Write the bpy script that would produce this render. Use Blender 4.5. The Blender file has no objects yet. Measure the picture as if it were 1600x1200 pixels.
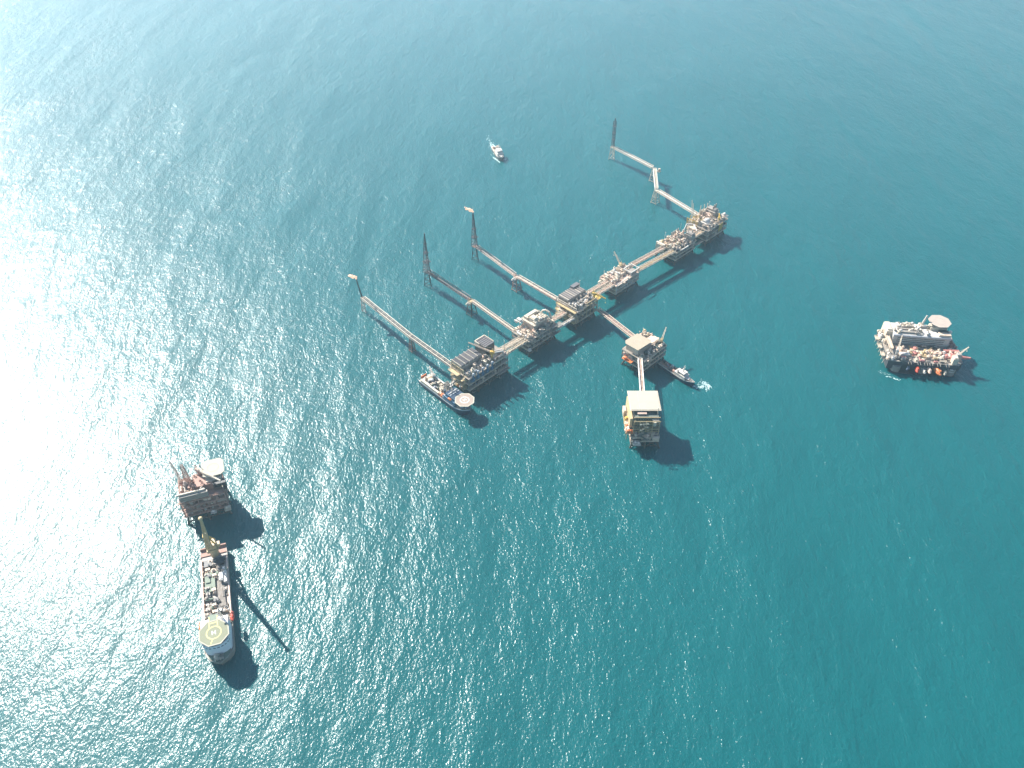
import bpy, bmesh, math, random
from mathutils import Vector, Matrix, noise
R = math.radians
random.seed(7)
S = bpy.context.scene
C = S.collection

# ------------------------------------------------------------------ camera
cd = bpy.data.cameras.new('camera')
cam = bpy.data.objects.new('camera', cd)
C.objects.link(cam)
cd.sensor_width = 36.0
cd.lens = 28.26
cd.clip_start = 1.0
cd.clip_end = 60000.0
cam.location = (0, 0, 650)
cam.rotation_euler = (R(90 - 42), 0, 0)
S.camera = cam

# ------------------------------------------------------------------ sky, sun, exposure
SUN_EL = R(39.5)
SUN_AZ = R(-45.0)          # measured from +Y towards +X: the sun stands ahead and to the left
w = bpy.data.worlds.new('World')
S.world = w
w.use_nodes = True
nt = w.node_tree
bg = nt.nodes['Background']
sky = nt.nodes.new('ShaderNodeTexSky')
sky.sky_type = 'NISHITA'
sky.sun_disc = False
sky.sun_elevation = SUN_EL
sky.sun_rotation = SUN_AZ
sky.dust_density = 0.2
sky.ozone_density = 2.5
nt.links.new(sky.outputs[0], bg.inputs[0])
bg.inputs[1].default_value = 0.075
sl = bpy.data.lights.new('sun', 'SUN')
sl.energy = 5.0
sl.angle = R(0.5)
sl.color = (1.0, 0.94, 0.86)
sun = bpy.data.objects.new('sun', sl)
C.objects.link(sun)
sd = Vector((math.sin(SUN_AZ) * math.cos(SUN_EL), math.cos(SUN_AZ) * math.cos(SUN_EL), math.sin(SUN_EL)))
sun.rotation_euler = sd.to_track_quat('Z', 'Y').to_euler()
S.view_settings.view_transform = 'Standard'
S.view_settings.look = 'None'
S.view_settings.exposure = 1.5
S.view_settings.gamma = 1.0
S.render.engine = 'CYCLES'
S.cycles.max_bounces = 6
S.cycles.volume_bounces = 1
S.cycles.sample_clamp_indirect = 4.0
S.cycles.use_denoising = True

# ------------------------------------------------------------------ node helpers
def new_mat(name):
    m = bpy.data.materials.new(name)
    m.use_nodes = True
    t = m.node_tree
    return m, t, t.nodes['Principled BSDF']

# ------------------------------------------------------------------ water
def water_material():
    m, t, p = new_mat('sea_water')
    N, L = t.nodes.new, t.links.new
    geo = N('ShaderNodeNewGeometry')
    def waves(angle, scale, stretch, detail, rough, dist):
        mp = N('ShaderNodeMapping')
        mp.inputs['Rotation'].default_value = (0, 0, R(angle))
        mp.inputs['Scale'].default_value = (1.0 / scale, 1.0 / (scale * stretch), 1.0)
        L(geo.outputs['Position'], mp.inputs['Vector'])
        n = N('ShaderNodeTexNoise')
        n.inputs['Scale'].default_value = 1.0
        n.inputs['Detail'].default_value = detail
        n.inputs['Roughness'].default_value = rough
        n.inputs['Distortion'].default_value = dist
        L(mp.outputs[0], n.inputs['Vector'])
        return n.outputs['Fac']
    def bump(h, dist, prev=None, strength=None):
        b = N('ShaderNodeBump')
        b.inputs['Strength'].default_value = 1.0
        b.inputs['Distance'].default_value = dist
        L(h, b.inputs['Height'])
        if strength is not None:
            L(strength, b.inputs['Strength'])
        if prev is not None:
            L(prev, b.inputs['Normal'])
        return b.outputs[0]
    # cat's paws: patches where the breeze ruffles the surface more or less
    gr = N('ShaderNodeMapRange')
    L(waves(30, 190, 2.4, 3.0, 0.55, 1.2), gr.inputs['Value'])
    gr.inputs['From Min'].default_value = 0.3
    gr.inputs['From Max'].default_value = 0.7
    gr.inputs['To Min'].default_value = 0.72
    gr.inputs['To Max'].default_value = 1.08
    gust = gr.outputs[0]
    b = bump(waves(WA - 8, 80, 3.4, 1.0, 0.5, 0.3), 6.5)
    b = bump(waves(WA, 26, 2.2, 2.0, 0.5, 0.4), 2.0, b)
    b = bump(waves(WA + 18, 9, 1.9, 2.0, 0.55, 0.5), 1.3, b, gust)
    b = bump(waves(WA - 25, 2.1, 1.5, 2.0, 0.6, 0.4), 0.75, b, gust)
    L(b, p.inputs['Normal'])
    # slow drifts of tint across the sea: plankton and depth
    big = waves(20, 420, 1.8, 3.0, 0.5, 0.6)
    mx = N('ShaderNodeMix')
    mx.data_type = 'RGBA'
    mx.inputs['A'].default_value = (0.002, 0.068, 0.075, 1)
    mx.inputs['B'].default_value = (0.003, 0.085, 0.090, 1)
    L(big, mx.inputs['Factor'])
    L(mx.outputs['Result'], p.inputs['Base Color'])
    p.subsurface_method = 'BURLEY'          # turbid water: light spreads a few metres, so shadow edges are soft
    p.inputs['Subsurface Weight'].default_value = 0.75
    p.inputs['Subsurface Radius'].default_value = (0.4, 1.0, 0.9)
    p.inputs['Subsurface Scale'].default_value = 5.0
    p.inputs['IOR'].default_value = 1.333
    p.inputs['Specular IOR Level'].default_value = 0.42
    # ripples too small to model, as a broad second gloss
    p.inputs['Coat Weight'].default_value = 0.22
    p.inputs['Coat Roughness'].default_value = 0.42
    p.inputs['Coat IOR'].default_value = 1.33
    p.inputs['Roughness'].default_value = 0.225
    return m

WA = 44
def build_water():
    bm = bmesh.new()
    g = [-30000, -6000, -2500, -1200, -600, 0, 600, 1200, 2500, 6000, 30000]
    V = [[bm.verts.new((x, y + 1000, 0)) for x in g] for y in g]
    for j in range(len(g) - 1):
        for i in range(len(g) - 1):
            bm.faces.new((V[j][i], V[j][i + 1], V[j + 1][i + 1], V[j + 1][i]))
    me = bpy.data.meshes.new('sea')
    bm.to_mesh(me)
    bm.free()
    me.materials.append(water_material())
    o = bpy.data.objects.new('sea', me)
    C.objects.link(o)
    o['kind'] = 'structure'
    o['label'] = 'rippled turquoise open sea'
    return o
build_water()

# ------------------------------------------------------------------ haze
def build_haze():
    bm = bmesh.new()
    bmesh.ops.create_cube(bm, size=1.0)
    for v in bm.verts:
        v.co = Vector((v.co.x * 9000, v.co.y * 9000 + 2000, -1.0 if v.co.z < 0 else 655.0))
    me = bpy.data.meshes.new('haze')
    bm.to_mesh(me)
    bm.free()
    m = bpy.data.materials.new('hazy_air')
    m.use_nodes = True
    t = m.node_tree
    t.nodes.clear()
    out = t.nodes.new('ShaderNodeOutputMaterial')
    v = t.nodes.new('ShaderNodeVolumePrincipled')
    v.inputs['Color'].default_value = (0.70, 0.90, 1.0, 1)
    v.inputs['Density'].default_value = HAZE_D
    v.inputs['Anisotropy'].default_value = HAZE_G
    t.links.new(v.outputs[0], out.inputs['Volume'])
    me.materials.append(m)
    o = bpy.data.objects.new('haze', me)
    C.objects.link(o)
    o['kind'] = 'stuff'
    o['label'] = 'thin bright sea haze in the air'
HAZE_D, HAZE_G = 0.000085, 0.55

# ------------------------------------------------------------------ builders
class MB:
    """collects shapes and links them as ONE mesh object"""
    def __init__(s, ox=0.0, oy=0.0):
        s.v, s.f, s.o = [], [], (ox, oy)
    def _add(s, vs, fs):
        b = len(s.v)
        s.v += [(x - s.o[0], y - s.o[1], z) for x, y, z in vs]
        s.f += [tuple(b + i for i in f) for f in fs]
        return s
    def box(s, x0, x1, y0, y1, z0, z1):
        return s._add([(x0, y0, z0), (x1, y0, z0), (x1, y1, z0), (x0, y1, z0),
                       (x0, y0, z1), (x1, y0, z1), (x1, y1, z1), (x0, y1, z1)],
                      [(3, 2, 1, 0), (4, 5, 6, 7), (0, 1, 5, 4), (1, 2, 6, 5), (2, 3, 7, 6), (3, 0, 4, 7)])
    def cbox(s, c, d, rz=0.0):
        ca, sa = math.cos(rz), math.sin(rz)
        vs = []
        for sz in (-.5, .5):
            for sx, sy in ((-.5, -.5), (.5, -.5), (.5, .5), (-.5, .5)):
                x, y = sx * d[0], sy * d[1]
                vs.append((c[0] + x * ca - y * sa, c[1] + x * sa + y * ca, c[2] + sz * d[2]))
        return s._add(vs, [(3, 2, 1, 0), (4, 5, 6, 7), (0, 1, 5, 4), (1, 2, 6, 5), (2, 3, 7, 6), (3, 0, 4, 7)])
    def cyl(s, p0, p1, r0, r1=None, n=8):
        r1 = r0 if r1 is None else r1
        p0, p1 = Vector(p0), Vector(p1)
        d = (p1 - p0)
        if d.length < 1e-6: return s
        d.normalize()
        a = d.cross(Vector((0, 0, 1)) if abs(d.z) < .9 else Vector((1, 0, 0))).normalized()
        b = d.cross(a)
        vs = []
        for p, r in ((p0, r0), (p1, r1)):
            for i in range(n):
                t = 2 * math.pi * (i + .5) / n
                vs.append(tuple(p + (a * math.cos(t) + b * math.sin(t)) * r))
        fs = [(i, (i + 1) % n, n + (i + 1) % n, n + i) for i in range(n)]
        fs += [tuple(range(n - 1, -1, -1)), tuple(range(n, 2 * n))]
        return s._add(vs, fs)
    def tube(s, pts, r, n=6):
        for a, b in zip(pts[:-1], pts[1:]): s.cyl(a, b, r, n=n)
        return s
    def prism(s, pts, z0, z1):
        n = len(pts)
        vs = [(x, y, z0) for x, y in pts] + [(x, y, z1) for x, y in pts]
        return s._add(vs, [(i, (i + 1) % n, n + (i + 1) % n, n + i) for i in range(n)] +
                      [tuple(range(n - 1, -1, -1)), tuple(range(n, 2 * n))])
    def ring(s, cx, cy, r0, r1, z, h=0.04, n=32):
        for i in range(n):
            a, b = 2 * math.pi * i / n, 2 * math.pi * (i + 1) / n
            s.prism([(cx + r * math.cos(t), cy + r * math.sin(t)) for r, t in ((r0, a), (r1, a), (r1, b), (r0, b))], z, z + h)
        return s
    def ball(s, c, rx, ry, rz, n=10, m=6):
        vs, fs = [], []
        for j in range(m + 1):
            p = math.pi * j / m
            for i in range(n):
                t = 2 * math.pi * i / n
                vs.append((c[0] + rx * math.sin(p) * math.cos(t), c[1] + ry * math.sin(p) * math.sin(t), c[2] - rz * math.cos(p)))
        for j in range(m):
            for i in range(n):
                fs.append((j * n + i, j * n + (i + 1) % n, (j + 1) * n + (i + 1) % n, (j + 1) * n + i))
        return s._add(vs, fs)
    def rail(s, x0, x1, y0, y1, z, h=1.2, r=0.07, step=3.0):
        for hh in (h * .5, h):
            s.tube([(x0, y0, z + hh), (x1, y0, z + hh), (x1, y1, z + hh), (x0, y1, z + hh), (x0, y0, z + hh)], r, 4)
        for k in range(int((x1 - x0) / step) + 1):
            for y in (y0, y1): s.cyl((x0 + k * step, y, z), (x0 + k * step, y, z + h), r, n=4)
        for k in range(int((y1 - y0) / step) + 1):
            for x in (x0, x1): s.cyl((x, y0 + k * step, z), (x, y0 + k * step, z + h), r, n=4)
        return s
    def mast(s, p0, p1, w0, w1, n, r0=.3, r1=.12, sides=4):
        """tapering lattice mast from p0 to p1"""
        p0, p1 = Vector(p0), Vector(p1)
        d = (p1 - p0).normalized()
        a = d.cross(Vector((0, 0, 1)) if abs(d.z) < .9 else Vector((1, 0, 0))).normalized()
        b = d.cross(a)
        L = []
        for k in range(n + 1):
            t = k / n
            c, w_ = p0.lerp(p1, t), (w0 + (w1 - w0) * t) * .5 * 1.414
            L.append([c + (a * math.cos(q) + b * math.sin(q)) * w_ for q in [2 * math.pi * (i + .5) / sides for i in range(sides)]])
        for k in range(n):
            for i in range(sides):
                j = (i + 1) % sides
                s.cyl(L[k][i], L[k + 1][i], r0, n=4)
                s.cyl(L[k][i], L[k + 1][j] if k % 2 else L[k + 1][j], r1, n=4)
                s.cyl(L[k + 1][i], L[k + 1][j], r1, n=4)
                s.cyl(L[k][j], L[k + 1][i], r1, n=4)
        return s
    def build(s, name, m, parent=None):
        me = bpy.data.meshes.new(name)
        me.from_pydata(s.v, [], s.f)
        me.materials.append(m)
        o = bpy.data.objects.new(name, me)
        C.objects.link(o)
        if parent is not None: o.parent = parent
        return o

def tag(o, label=None, cat=None, group=None, kind=None):
    if label: o['label'] = label
    if cat: o['category'] = cat
    if group: o['group'] = group
    if kind: o['kind'] = kind
    return o
def thing(name, label, cat, loc, rz=0.0, group=None):
    o = bpy.data.objects.new(name, None)
    C.objects.link(o)
    o.location = loc
    o.rotation_euler = (0, 0, rz)
    return tag(o, label, cat, group)
def copy_tree(o, parent=None):
    c = o.copy()
    C.objects.link(c)
    if parent is not None: c.parent = parent
    for ch in list(o.children): copy_tree(ch, c)
    return c

# ------------------------------------------------------------------ paints and metals
def paint(name, col, rough=0.55, var=0.25, rust=0.25, scale=0.35):
    """painted steel with chalky wear and rust runs (object space noise)"""
    m, t, p = new_mat(name)
    N, L = t.nodes.new, t.links.new
    tc = N('ShaderNodeTexCoord')
    n1 = N('ShaderNodeTexNoise'); n1.inputs['Scale'].default_value = scale; n1.inputs['Detail'].default_value = 5
    n2 = N('ShaderNodeTexNoise'); n2.inputs['Scale'].default_value = scale * 2.7; n2.inputs['Detail'].default_value = 6
    L(tc.outputs['Object'], n1.inputs['Vector']); L(tc.outputs['Object'], n2.inputs['Vector'])
    a = N('ShaderNodeMix'); a.data_type = 'RGBA'
    a.inputs['A'].default_value = (*[c * (1 - var) for c in col], 1)
    a.inputs['B'].default_value = (*[min(.85, c * (1 + var)) for c in col], 1)
    L(n1.outputs['Fac'], a.inputs['Factor'])
    r = N('ShaderNodeValToRGB')
    r.color_ramp.elements[0].position = 0.56; r.color_ramp.elements[0].color = (0, 0, 0, 1)
    r.color_ramp.elements[1].position = 0.72; r.color_ramp.elements[1].color = (rust, rust, rust, 1)
    L(n2.outputs['Fac'], r.inputs[0])
    b = N('ShaderNodeMix'); b.data_type = 'RGBA'
    L(r.outputs[0], b.inputs['Factor']); L(a.outputs['Result'], b.inputs['A'])
    b.inputs['B'].default_value = (0.16, 0.075, 0.04, 1)
    L(b.outputs['Result'], p.inputs['Base Color'])
    p.inputs['Roughness'].default_value = rough
    return m
M = dict(
    cream=paint('cream_paint', (.50, .43, .33)), white=paint('white_paint', (.52, .48, .42), .4, .12, .12),
    beige=paint('beige_paint', (.52, .41, .31), .6, .25, .3), pink=paint('faded_primer', (.56, .40, .31), .6, .25, .3),
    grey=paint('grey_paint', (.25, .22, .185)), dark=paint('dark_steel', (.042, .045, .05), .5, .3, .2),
    louvre=paint('dark_louvre', (.12, .11, .11), .5, .25, .15), ribbed=paint('ribbed_grey', (.20, .18, .175), .5, .2, .15),
    yellow=paint('safety_yellow', (.50, .33, .07), .5, .2, .2), ochre=paint('ochre_paint', (.46, .35, .19), .5, .2, .3),
    blue=paint('blue_duct', (.06, .14, .22), .45, .2, .1), navy=paint('navy_hull', (.014, .034, .07), .4, .2, .15),
    pale=paint('pale_blue_grey', (.34, .36, .38), .45, .2, .1), red=paint('red_paint', (.45, .06, .03), .45, .2, .1),
    bright=paint('bright_white', (.70, .70, .70), .4, .08, .06), stone=paint('warm_grey', (.30, .26, .22)), rose=paint('rose_paint', (.48, .20, .17), .5, .2, .2), orange=paint('orange_paint', (.55, .16, .05), .45, .2, .1), brown=paint('rusty_brown', (.31, .18, .14), .7, .3, .5),
    green=paint('green_deck', (.16, .20, .15), .7, .2, .2), deck=paint('grey_deck', (.17, .165, .155), .75, .3, .3),
    helideck=paint('helideck_cream', (.36, .335, .265), .8, .08, .05, .12), heliblush=paint('helideck_blush', (.27, .215, .175), .8, .1, .08, .12), helitan=paint('helideck_tan', (.33, .275, .20), .8, .1, .1, .12), helipink=paint('helideck_pink', (.34, .285, .235), .8, .1, .08, .12),
    heligreen=paint('helideck_olive', (.19, .20, .13), .8, .1, .08, .12), line=paint('line_yellow', (.62, .56, .16), .6, .08, .0),
    lineW=paint('line_white', (.62, .62, .60), .6, .06, .0), glass=paint('window_glass', (.02, .03, .035), .12, .2, .0),
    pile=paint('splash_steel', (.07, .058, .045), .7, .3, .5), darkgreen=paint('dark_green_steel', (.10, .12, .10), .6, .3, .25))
def flame_mat():
    m, t, p = new_mat('flare_fire')
    p.inputs['Base Color'].default_value = (.2, .1, .05, 1)
    p.inputs['Emission Color'].default_value = (1.0, .66, .47, 1)
    p.inputs['Emission Strength'].default_value = .36
    return m
M['flame'] = flame_mat()
def foam_mat():
    m, t, p = new_mat('foam')
    p.inputs['Base Color'].default_value = (.33, .47, .46, 1)
    p.inputs['Roughness'].default_value = .8
    return m
M['foam'] = foam_mat()

# ------------------------------------------------------------------ random deck gear, each piece a part of its platform
CROWDING = 1.45
def gear(root, off, x0, x1, y0, y1, z, n, cols, hmax=5.0, smax=9.0, seed=1, pipes=True):
    rg = random.Random(seed)
    warm = {'white': 'cream', 'pale': 'stone', 'grey': 'beige'}     # weathered tan among the cooler paints
    for k in range(int(n * CROWDING)):
        c = rg.choice(cols)
        c = M[warm.get(c, c) if CROWDING > 1 and rg.random() < .5 else c]
        x, y = rg.uniform(x0, x1), rg.uniform(y0, y1)
        kind = rg.random()
        m = MB(*off)
        if kind < .22:                       # horizontal vessel on saddles
            l, r = rg.uniform(4, smax), rg.uniform(.8, 1.7)
            along = rg.random() < .6
            dx, dy = (l / 2, 0) if along else (0, l / 2)
            x = min(max(x, x0 + dx), max(x0 + dx, x1 - dx)); y = min(max(y, y0 + dy), max(y0 + dy, y1 - dy))
            zc = z + r + .8
            m.cyl((x - dx, y - dy, zc), (x + dx, y + dy, zc), r, n=10)
            for sg in (-1, 1):
                m.ball((x + sg * dx, y + sg * dy, zc), r * (.5 if along else 1), r * (1 if along else .5), r, 10, 6)
                m.cbox((x + sg * dx * .6, y + sg * dy * .6, z + r * .5 + .3), (1.0, 1.0, r + .6))
            m.cyl((x, y, zc), (x, y, zc + r + .9), .35, n=6)
            m.build('pressure_vessel', c, root)
        elif kind < .36:                     # upright vessel with domed head
            r, h = rg.uniform(.9, 1.7), rg.uniform(2.5, hmax * 1.3)
            m.cyl((x, y, z), (x, y, z + h), r, n=10); m.ball((x, y, z + h), r, r, r * .6, 10, 6)
            m.ring(x, y, r, r + .9, z + h * .75, .12, 10); m.cyl((x, y, z + h), (x, y, z + h + 1.6), .22, n=5)
            m.build('separator_tower', c, root)
        elif kind < .72:                     # skid: base frame, two or three housings, a duct
            a, b, h = rg.uniform(3, smax * .8), rg.uniform(2.5, 5), rg.uniform(1.8, hmax)
            if rg.random() < .5: a, b = b, a
            x = min(max(x, x0 + a / 2), max(x0 + a / 2, x1 - a / 2)); y = min(max(y, y0 + b / 2), max(y0 + b / 2, y1 - b / 2))
            m.cbox((x, y, z + .2), (a + .6, b + .6, .4))
            m.cbox((x - a * .2, y, z + h * .5 + .4), (a * .55, b * .9, h))
            m.cbox((x + a * .28, y + b * .12, z + h * .35 + .4), (a * .34, b * .6, h * .7))
            m.tube([(x - a * .1, y, z + h + .3), (x - a * .1, y, z + h + 1.3), (x + a * .3, y, z + h + 1.3), (x + a * .3, y, z + h * .6)], .35, 6)
            m.cbox((x + a * .3, y - b * .3, z + .9), (a * .2, b * .2, 1.2))
            m.build('equipment_skid', c, root)
        elif kind < .9 and pipes:            # pipe run with elbows on sleepers
            l = rg.uniform(6, smax * 1.6)
            along = rg.random() < .55
            q = rg.randint(3, 5)
            zc = z + rg.uniform(.8, 3)
            for i in range(q):
                if along:
                    xa = max(x0, x - l / 2); xb = min(x1, x + l / 2); yy = y + i * .85
                    m.tube([(xa, yy, z), (xa, yy, zc), (xb, yy, zc), (xb, yy, z)], .27, 5)
                else:
                    ya = max(y0, y - l / 2); yb = min(y1, y + l / 2); xx = x + i * .85
                    m.tube([(xx, ya, z), (xx, ya, zc), (xx, yb, zc), (xx, yb, z)], .27, 5)
            m.build('pipe_run', c, root)
        else:                                # valve tree
            m.cyl((x, y, z), (x, y, z + 2.6), .45, n=6)
            for sg in (-1, 1):
                m.cyl((x, y, z + 1.2), (x + sg * 1.4, y, z + 1.2), .32, n=6); m.cyl((x + sg * 1.4, y, z + .6), (x + sg * 1.4, y, z + 1.9), .5, n=8)
            m.cyl((x, y - .8, z + 2.0), (x, y + .8, z + 2.0), .3, n=6)
            m.build('valve_tree', c, root)

def crane(root, off, x, y, z, ang, col, h=7.0, blen=26.0, luff=.35, boomcol=None):
    """pedestal crane: pedestal > cab, boom, winch"""
    col = M[col]
    p = MB(*off); p.cyl((x, y, z), (x, y, z + h), 1.3, 1.1, 10); p.ring(x, y, 1.1, 1.9, z + h - .3, .3, 12)
    o = p.build('crane_pedestal', col, root)
    ca, sa = math.cos(ang), math.sin(ang)
    c = MB(*off); c.cbox((x, y, z + h + 1.4), (4.2, 3.0, 2.8), ang); c.cbox((x - ca * 2.4, y - sa * 2.4, z + h + 1.2), (1.8, 3.2, 2.0), ang)
    c.build('crane_cab', col, o)
    a = MB(*off)
    top = (x - ca * 1.5, y - sa * 1.5, z + h + 7)
    for sg in (-1, 1): a.cyl((x - sa * sg * 1.2, y + ca * sg * 1.2, z + h + 2.8), top, .25, n=4); a.cyl((x - ca * 3 - sa * sg * 1.2, y - sa * 3 + ca * sg * 1.2, z + h + 2.2), top, .25, n=4)
    a.build('crane_gantry', col, o)
    tip = (x + ca * blen * math.cos(luff), y + sa * blen * math.cos(luff), z + h + 2 + blen * math.sin(luff))
    b = MB(*off); b.mast((x + ca * 2, y + sa * 2, z + h + 1.8), tip, 1.7, .8, max(6, int(blen / 2.2)), .22, .1)
    b.cyl(tip, top, .09, n=4); b.cyl(tip, (tip[0], tip[1], tip[2] - 6), .08, n=4); b.cbox((tip[0], tip[1], tip[2] - 6.4), (.9, .9, 1.2))
    b.build('crane_boom', M[boomcol] if boomcol else col, o)
    return o

# ------------------------------------------------------------------ a fixed platform: legs, bracing, decks, frames
S2 = 2 ** -.5
def uv(u, v, z=0.0):                       # the line of linked platforms runs at 45 degrees
    return ((u - v) * S2, (u + v) * S2 + 757.0, z)
CHAIN = R(45)
def substructure(root, off, x0, x1, y0, y1, zt, nx, ny, batter=3.0, leg='pile', r=1.1):
    xs = [x0 + (x1 - x0) * (i + .0) / (nx - 1) for i in range(nx)]
    ys = [y0 + (y1 - y0) * j / (ny - 1) for j in range(ny)]
    cx, cy = (x0 + x1) / 2, (y0 + y1) / 2
    def P(x, y, z):
        k = (zt - z) / zt * batter
        return (x + (k if x > cx + .1 else -k if x < cx - .1 else 0), y + (k if y > cy + .1 else -k if y < cy - .1 else 0), z)
    for x in xs:
        for y in ys:
            m = MB(*off); m.cyl(P(x, y, -6), P(x, y, zt), r, n=10); m.build('leg', M[leg], root)
    b = MB(*off)
    for y in ys:
        for i in range(nx - 1):
            b.cyl(P(xs[i], y, 1.5), P(xs[i + 1], y, zt - .5), .45, n=6); b.cyl(P(xs[i + 1], y, 1.5), P(xs[i], y, zt - .5), .45, n=6)
            b.cyl(P(xs[i], y, 2.2), P(xs[i + 1], y, 2.2), .45, n=6)
    for x in xs:
        for j in range(ny - 1):
            b.cyl(P(x, ys[j], 1.5), P(x, ys[j + 1], zt - .5), .45, n=6); b.cyl(P(x, ys[j], 2.2), P(x, ys[j + 1], 2.2), .45, n=6)
    b.build('bracing', M[leg], root)
    rg = random.Random(int(x0 * 7 + y0))       # risers and caissons down into the sea
    for k in range(5):
        x = rg.uniform(x0 + 1, x1 - 1); c = MB(*off); c.cyl((x, y0 + 1.2, -6), (x, y0 + 1.2, zt + 1), .4, n=6); c.build('riser', M[leg], root)

def decks(root, off, x0, x1, y0, y1, zs, edge='beige', plate='grey', post='grey', nx=5, ny=3):
    for z in zs:
        d = MB(*off); d.box(x0, x1, y0, y1, z - .35, z); o = d.build('deck', M[plate], root)
        e = MB(*off)
        for (a, b_, c_, d_) in ((x0 - .3, x1 + .3, y0 - .35, y0), (x0 - .3, x1 + .3, y1, y1 + .35), (x0 - .35, x0, y0, y1), (x1, x1 + .35, y0, y1)):
            e.box(a, b_, c_, d_, z - 1.1, z + .05)
        e.build('edge_girder', M[edge], o)
        h = MB(*off); h.rail(x0, x1, y0, y1, z, 1.2, .08, 2.5); h.build('handrail', M[edge], o)
    for a, b_ in zip(zs[:-1], zs[1:]):
        f = MB(*off)
        for y in (y0 + .4, (y0 + y1) / 2, y1 - .4): f.box(x0 + .1, x1 - .1, y - .3, y + .3, b_ - .9, b_ - .4)
        for x in (x0 + .4, x1 - .4): f.box(x - .3, x + .3, y0 + .1, y1 - .1, b_ - .95, b_ - .45)
        for i in range(nx):
            x = x0 + (x1 - x0) * i / (nx - 1)
            for y in (y0 + .4, (y0 + y1) / 2, y1 - .4): f.box(x - .35, x + .35, y - .35, y + .35, a, b_ - .4)
            if i < nx - 1:
                xn = x0 + (x1 - x0) * (i + 1) / (nx - 1)
                for y in (y0 + .3, y1 - .3):
                    p, q = ((x, y, a), (xn, y, b_ - .4)) if i % 2 else ((xn, y, a), (x, y, b_ - .4))
                    f.cyl(p, q, .22, n=5)
        for j in range(ny):
            y = y0 + (y1 - y0) * j / (ny - 1)
            if j < ny - 1:
                yn = y0 + (y1 - y0) * (j + 1) / (ny - 1)
                for x in (x0 + .3, x1 - .3): f.cyl((x, y, a), (x, yn, b_ - .4), .22, n=5)
        f.build('deck_frame', M[post], root)

def stairs(root, off, x, y, z0, z1, along=1, col='beige'):
    """zigzag stair tower on the edge of a platform"""
    m = MB(*off)
    z, k = z0, 0
    while z < z1 - .5:
        zn = min(z + 4, z1)
        a, b = ((x, y, z), (x + 6 * along, y, zn)) if k % 2 == 0 else ((x + 6 * along, y + .1, z), (x, y + .1, zn))
        for s_ in (-.5, .5): m.cyl((a[0], a[1] + s_, a[2]), (b[0], b[1] + s_, b[2]), .16, n=4); m.cyl((a[0], a[1] + s_, a[2] + 1.1), (b[0], b[1] + s_, b[2] + 1.1), .08, n=4)
        for q in range(9):
            t = (q + .5) / 9
            m.cbox((a[0] + (b[0] - a[0]) * t, a[1], a[2] + (b[2] - a[2]) * t), (.5, 1.0, .06))
        m.cbox((b[0] + (.8 if b[0] > a[0] else -.8) * along, y, zn), (1.8, 2.2, .15))
        z, k = zn, k + 1
    m.build('stair', M[col], root)
def vent(root, off, x, y, z, h, col='white', r=.4):
    m = MB(*off); m.cyl((x, y, z), (x, y, z + h), r, r * .7, 8); m.cyl((x, y, z + h), (x, y, z + h + .8), r * 1.5, r * 1.3, 8)
    m.build('vent_stack', M[col], root)
def antenna(root, off, p0, p1, w=1.0, col='cream'):
    MB(*off).mast(p0, p1, w, w * .5, 10, .14, .08, 3).build('lattice_boom', M[col], root)

# ------------------------------------------------------------------ the linked platforms
def plat(name, label, cu, cv, rz=CHAIN, world=None):
    return thing(name, label, 'platform', world or uv(cu, cv), rz), (cu, cv)

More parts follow.
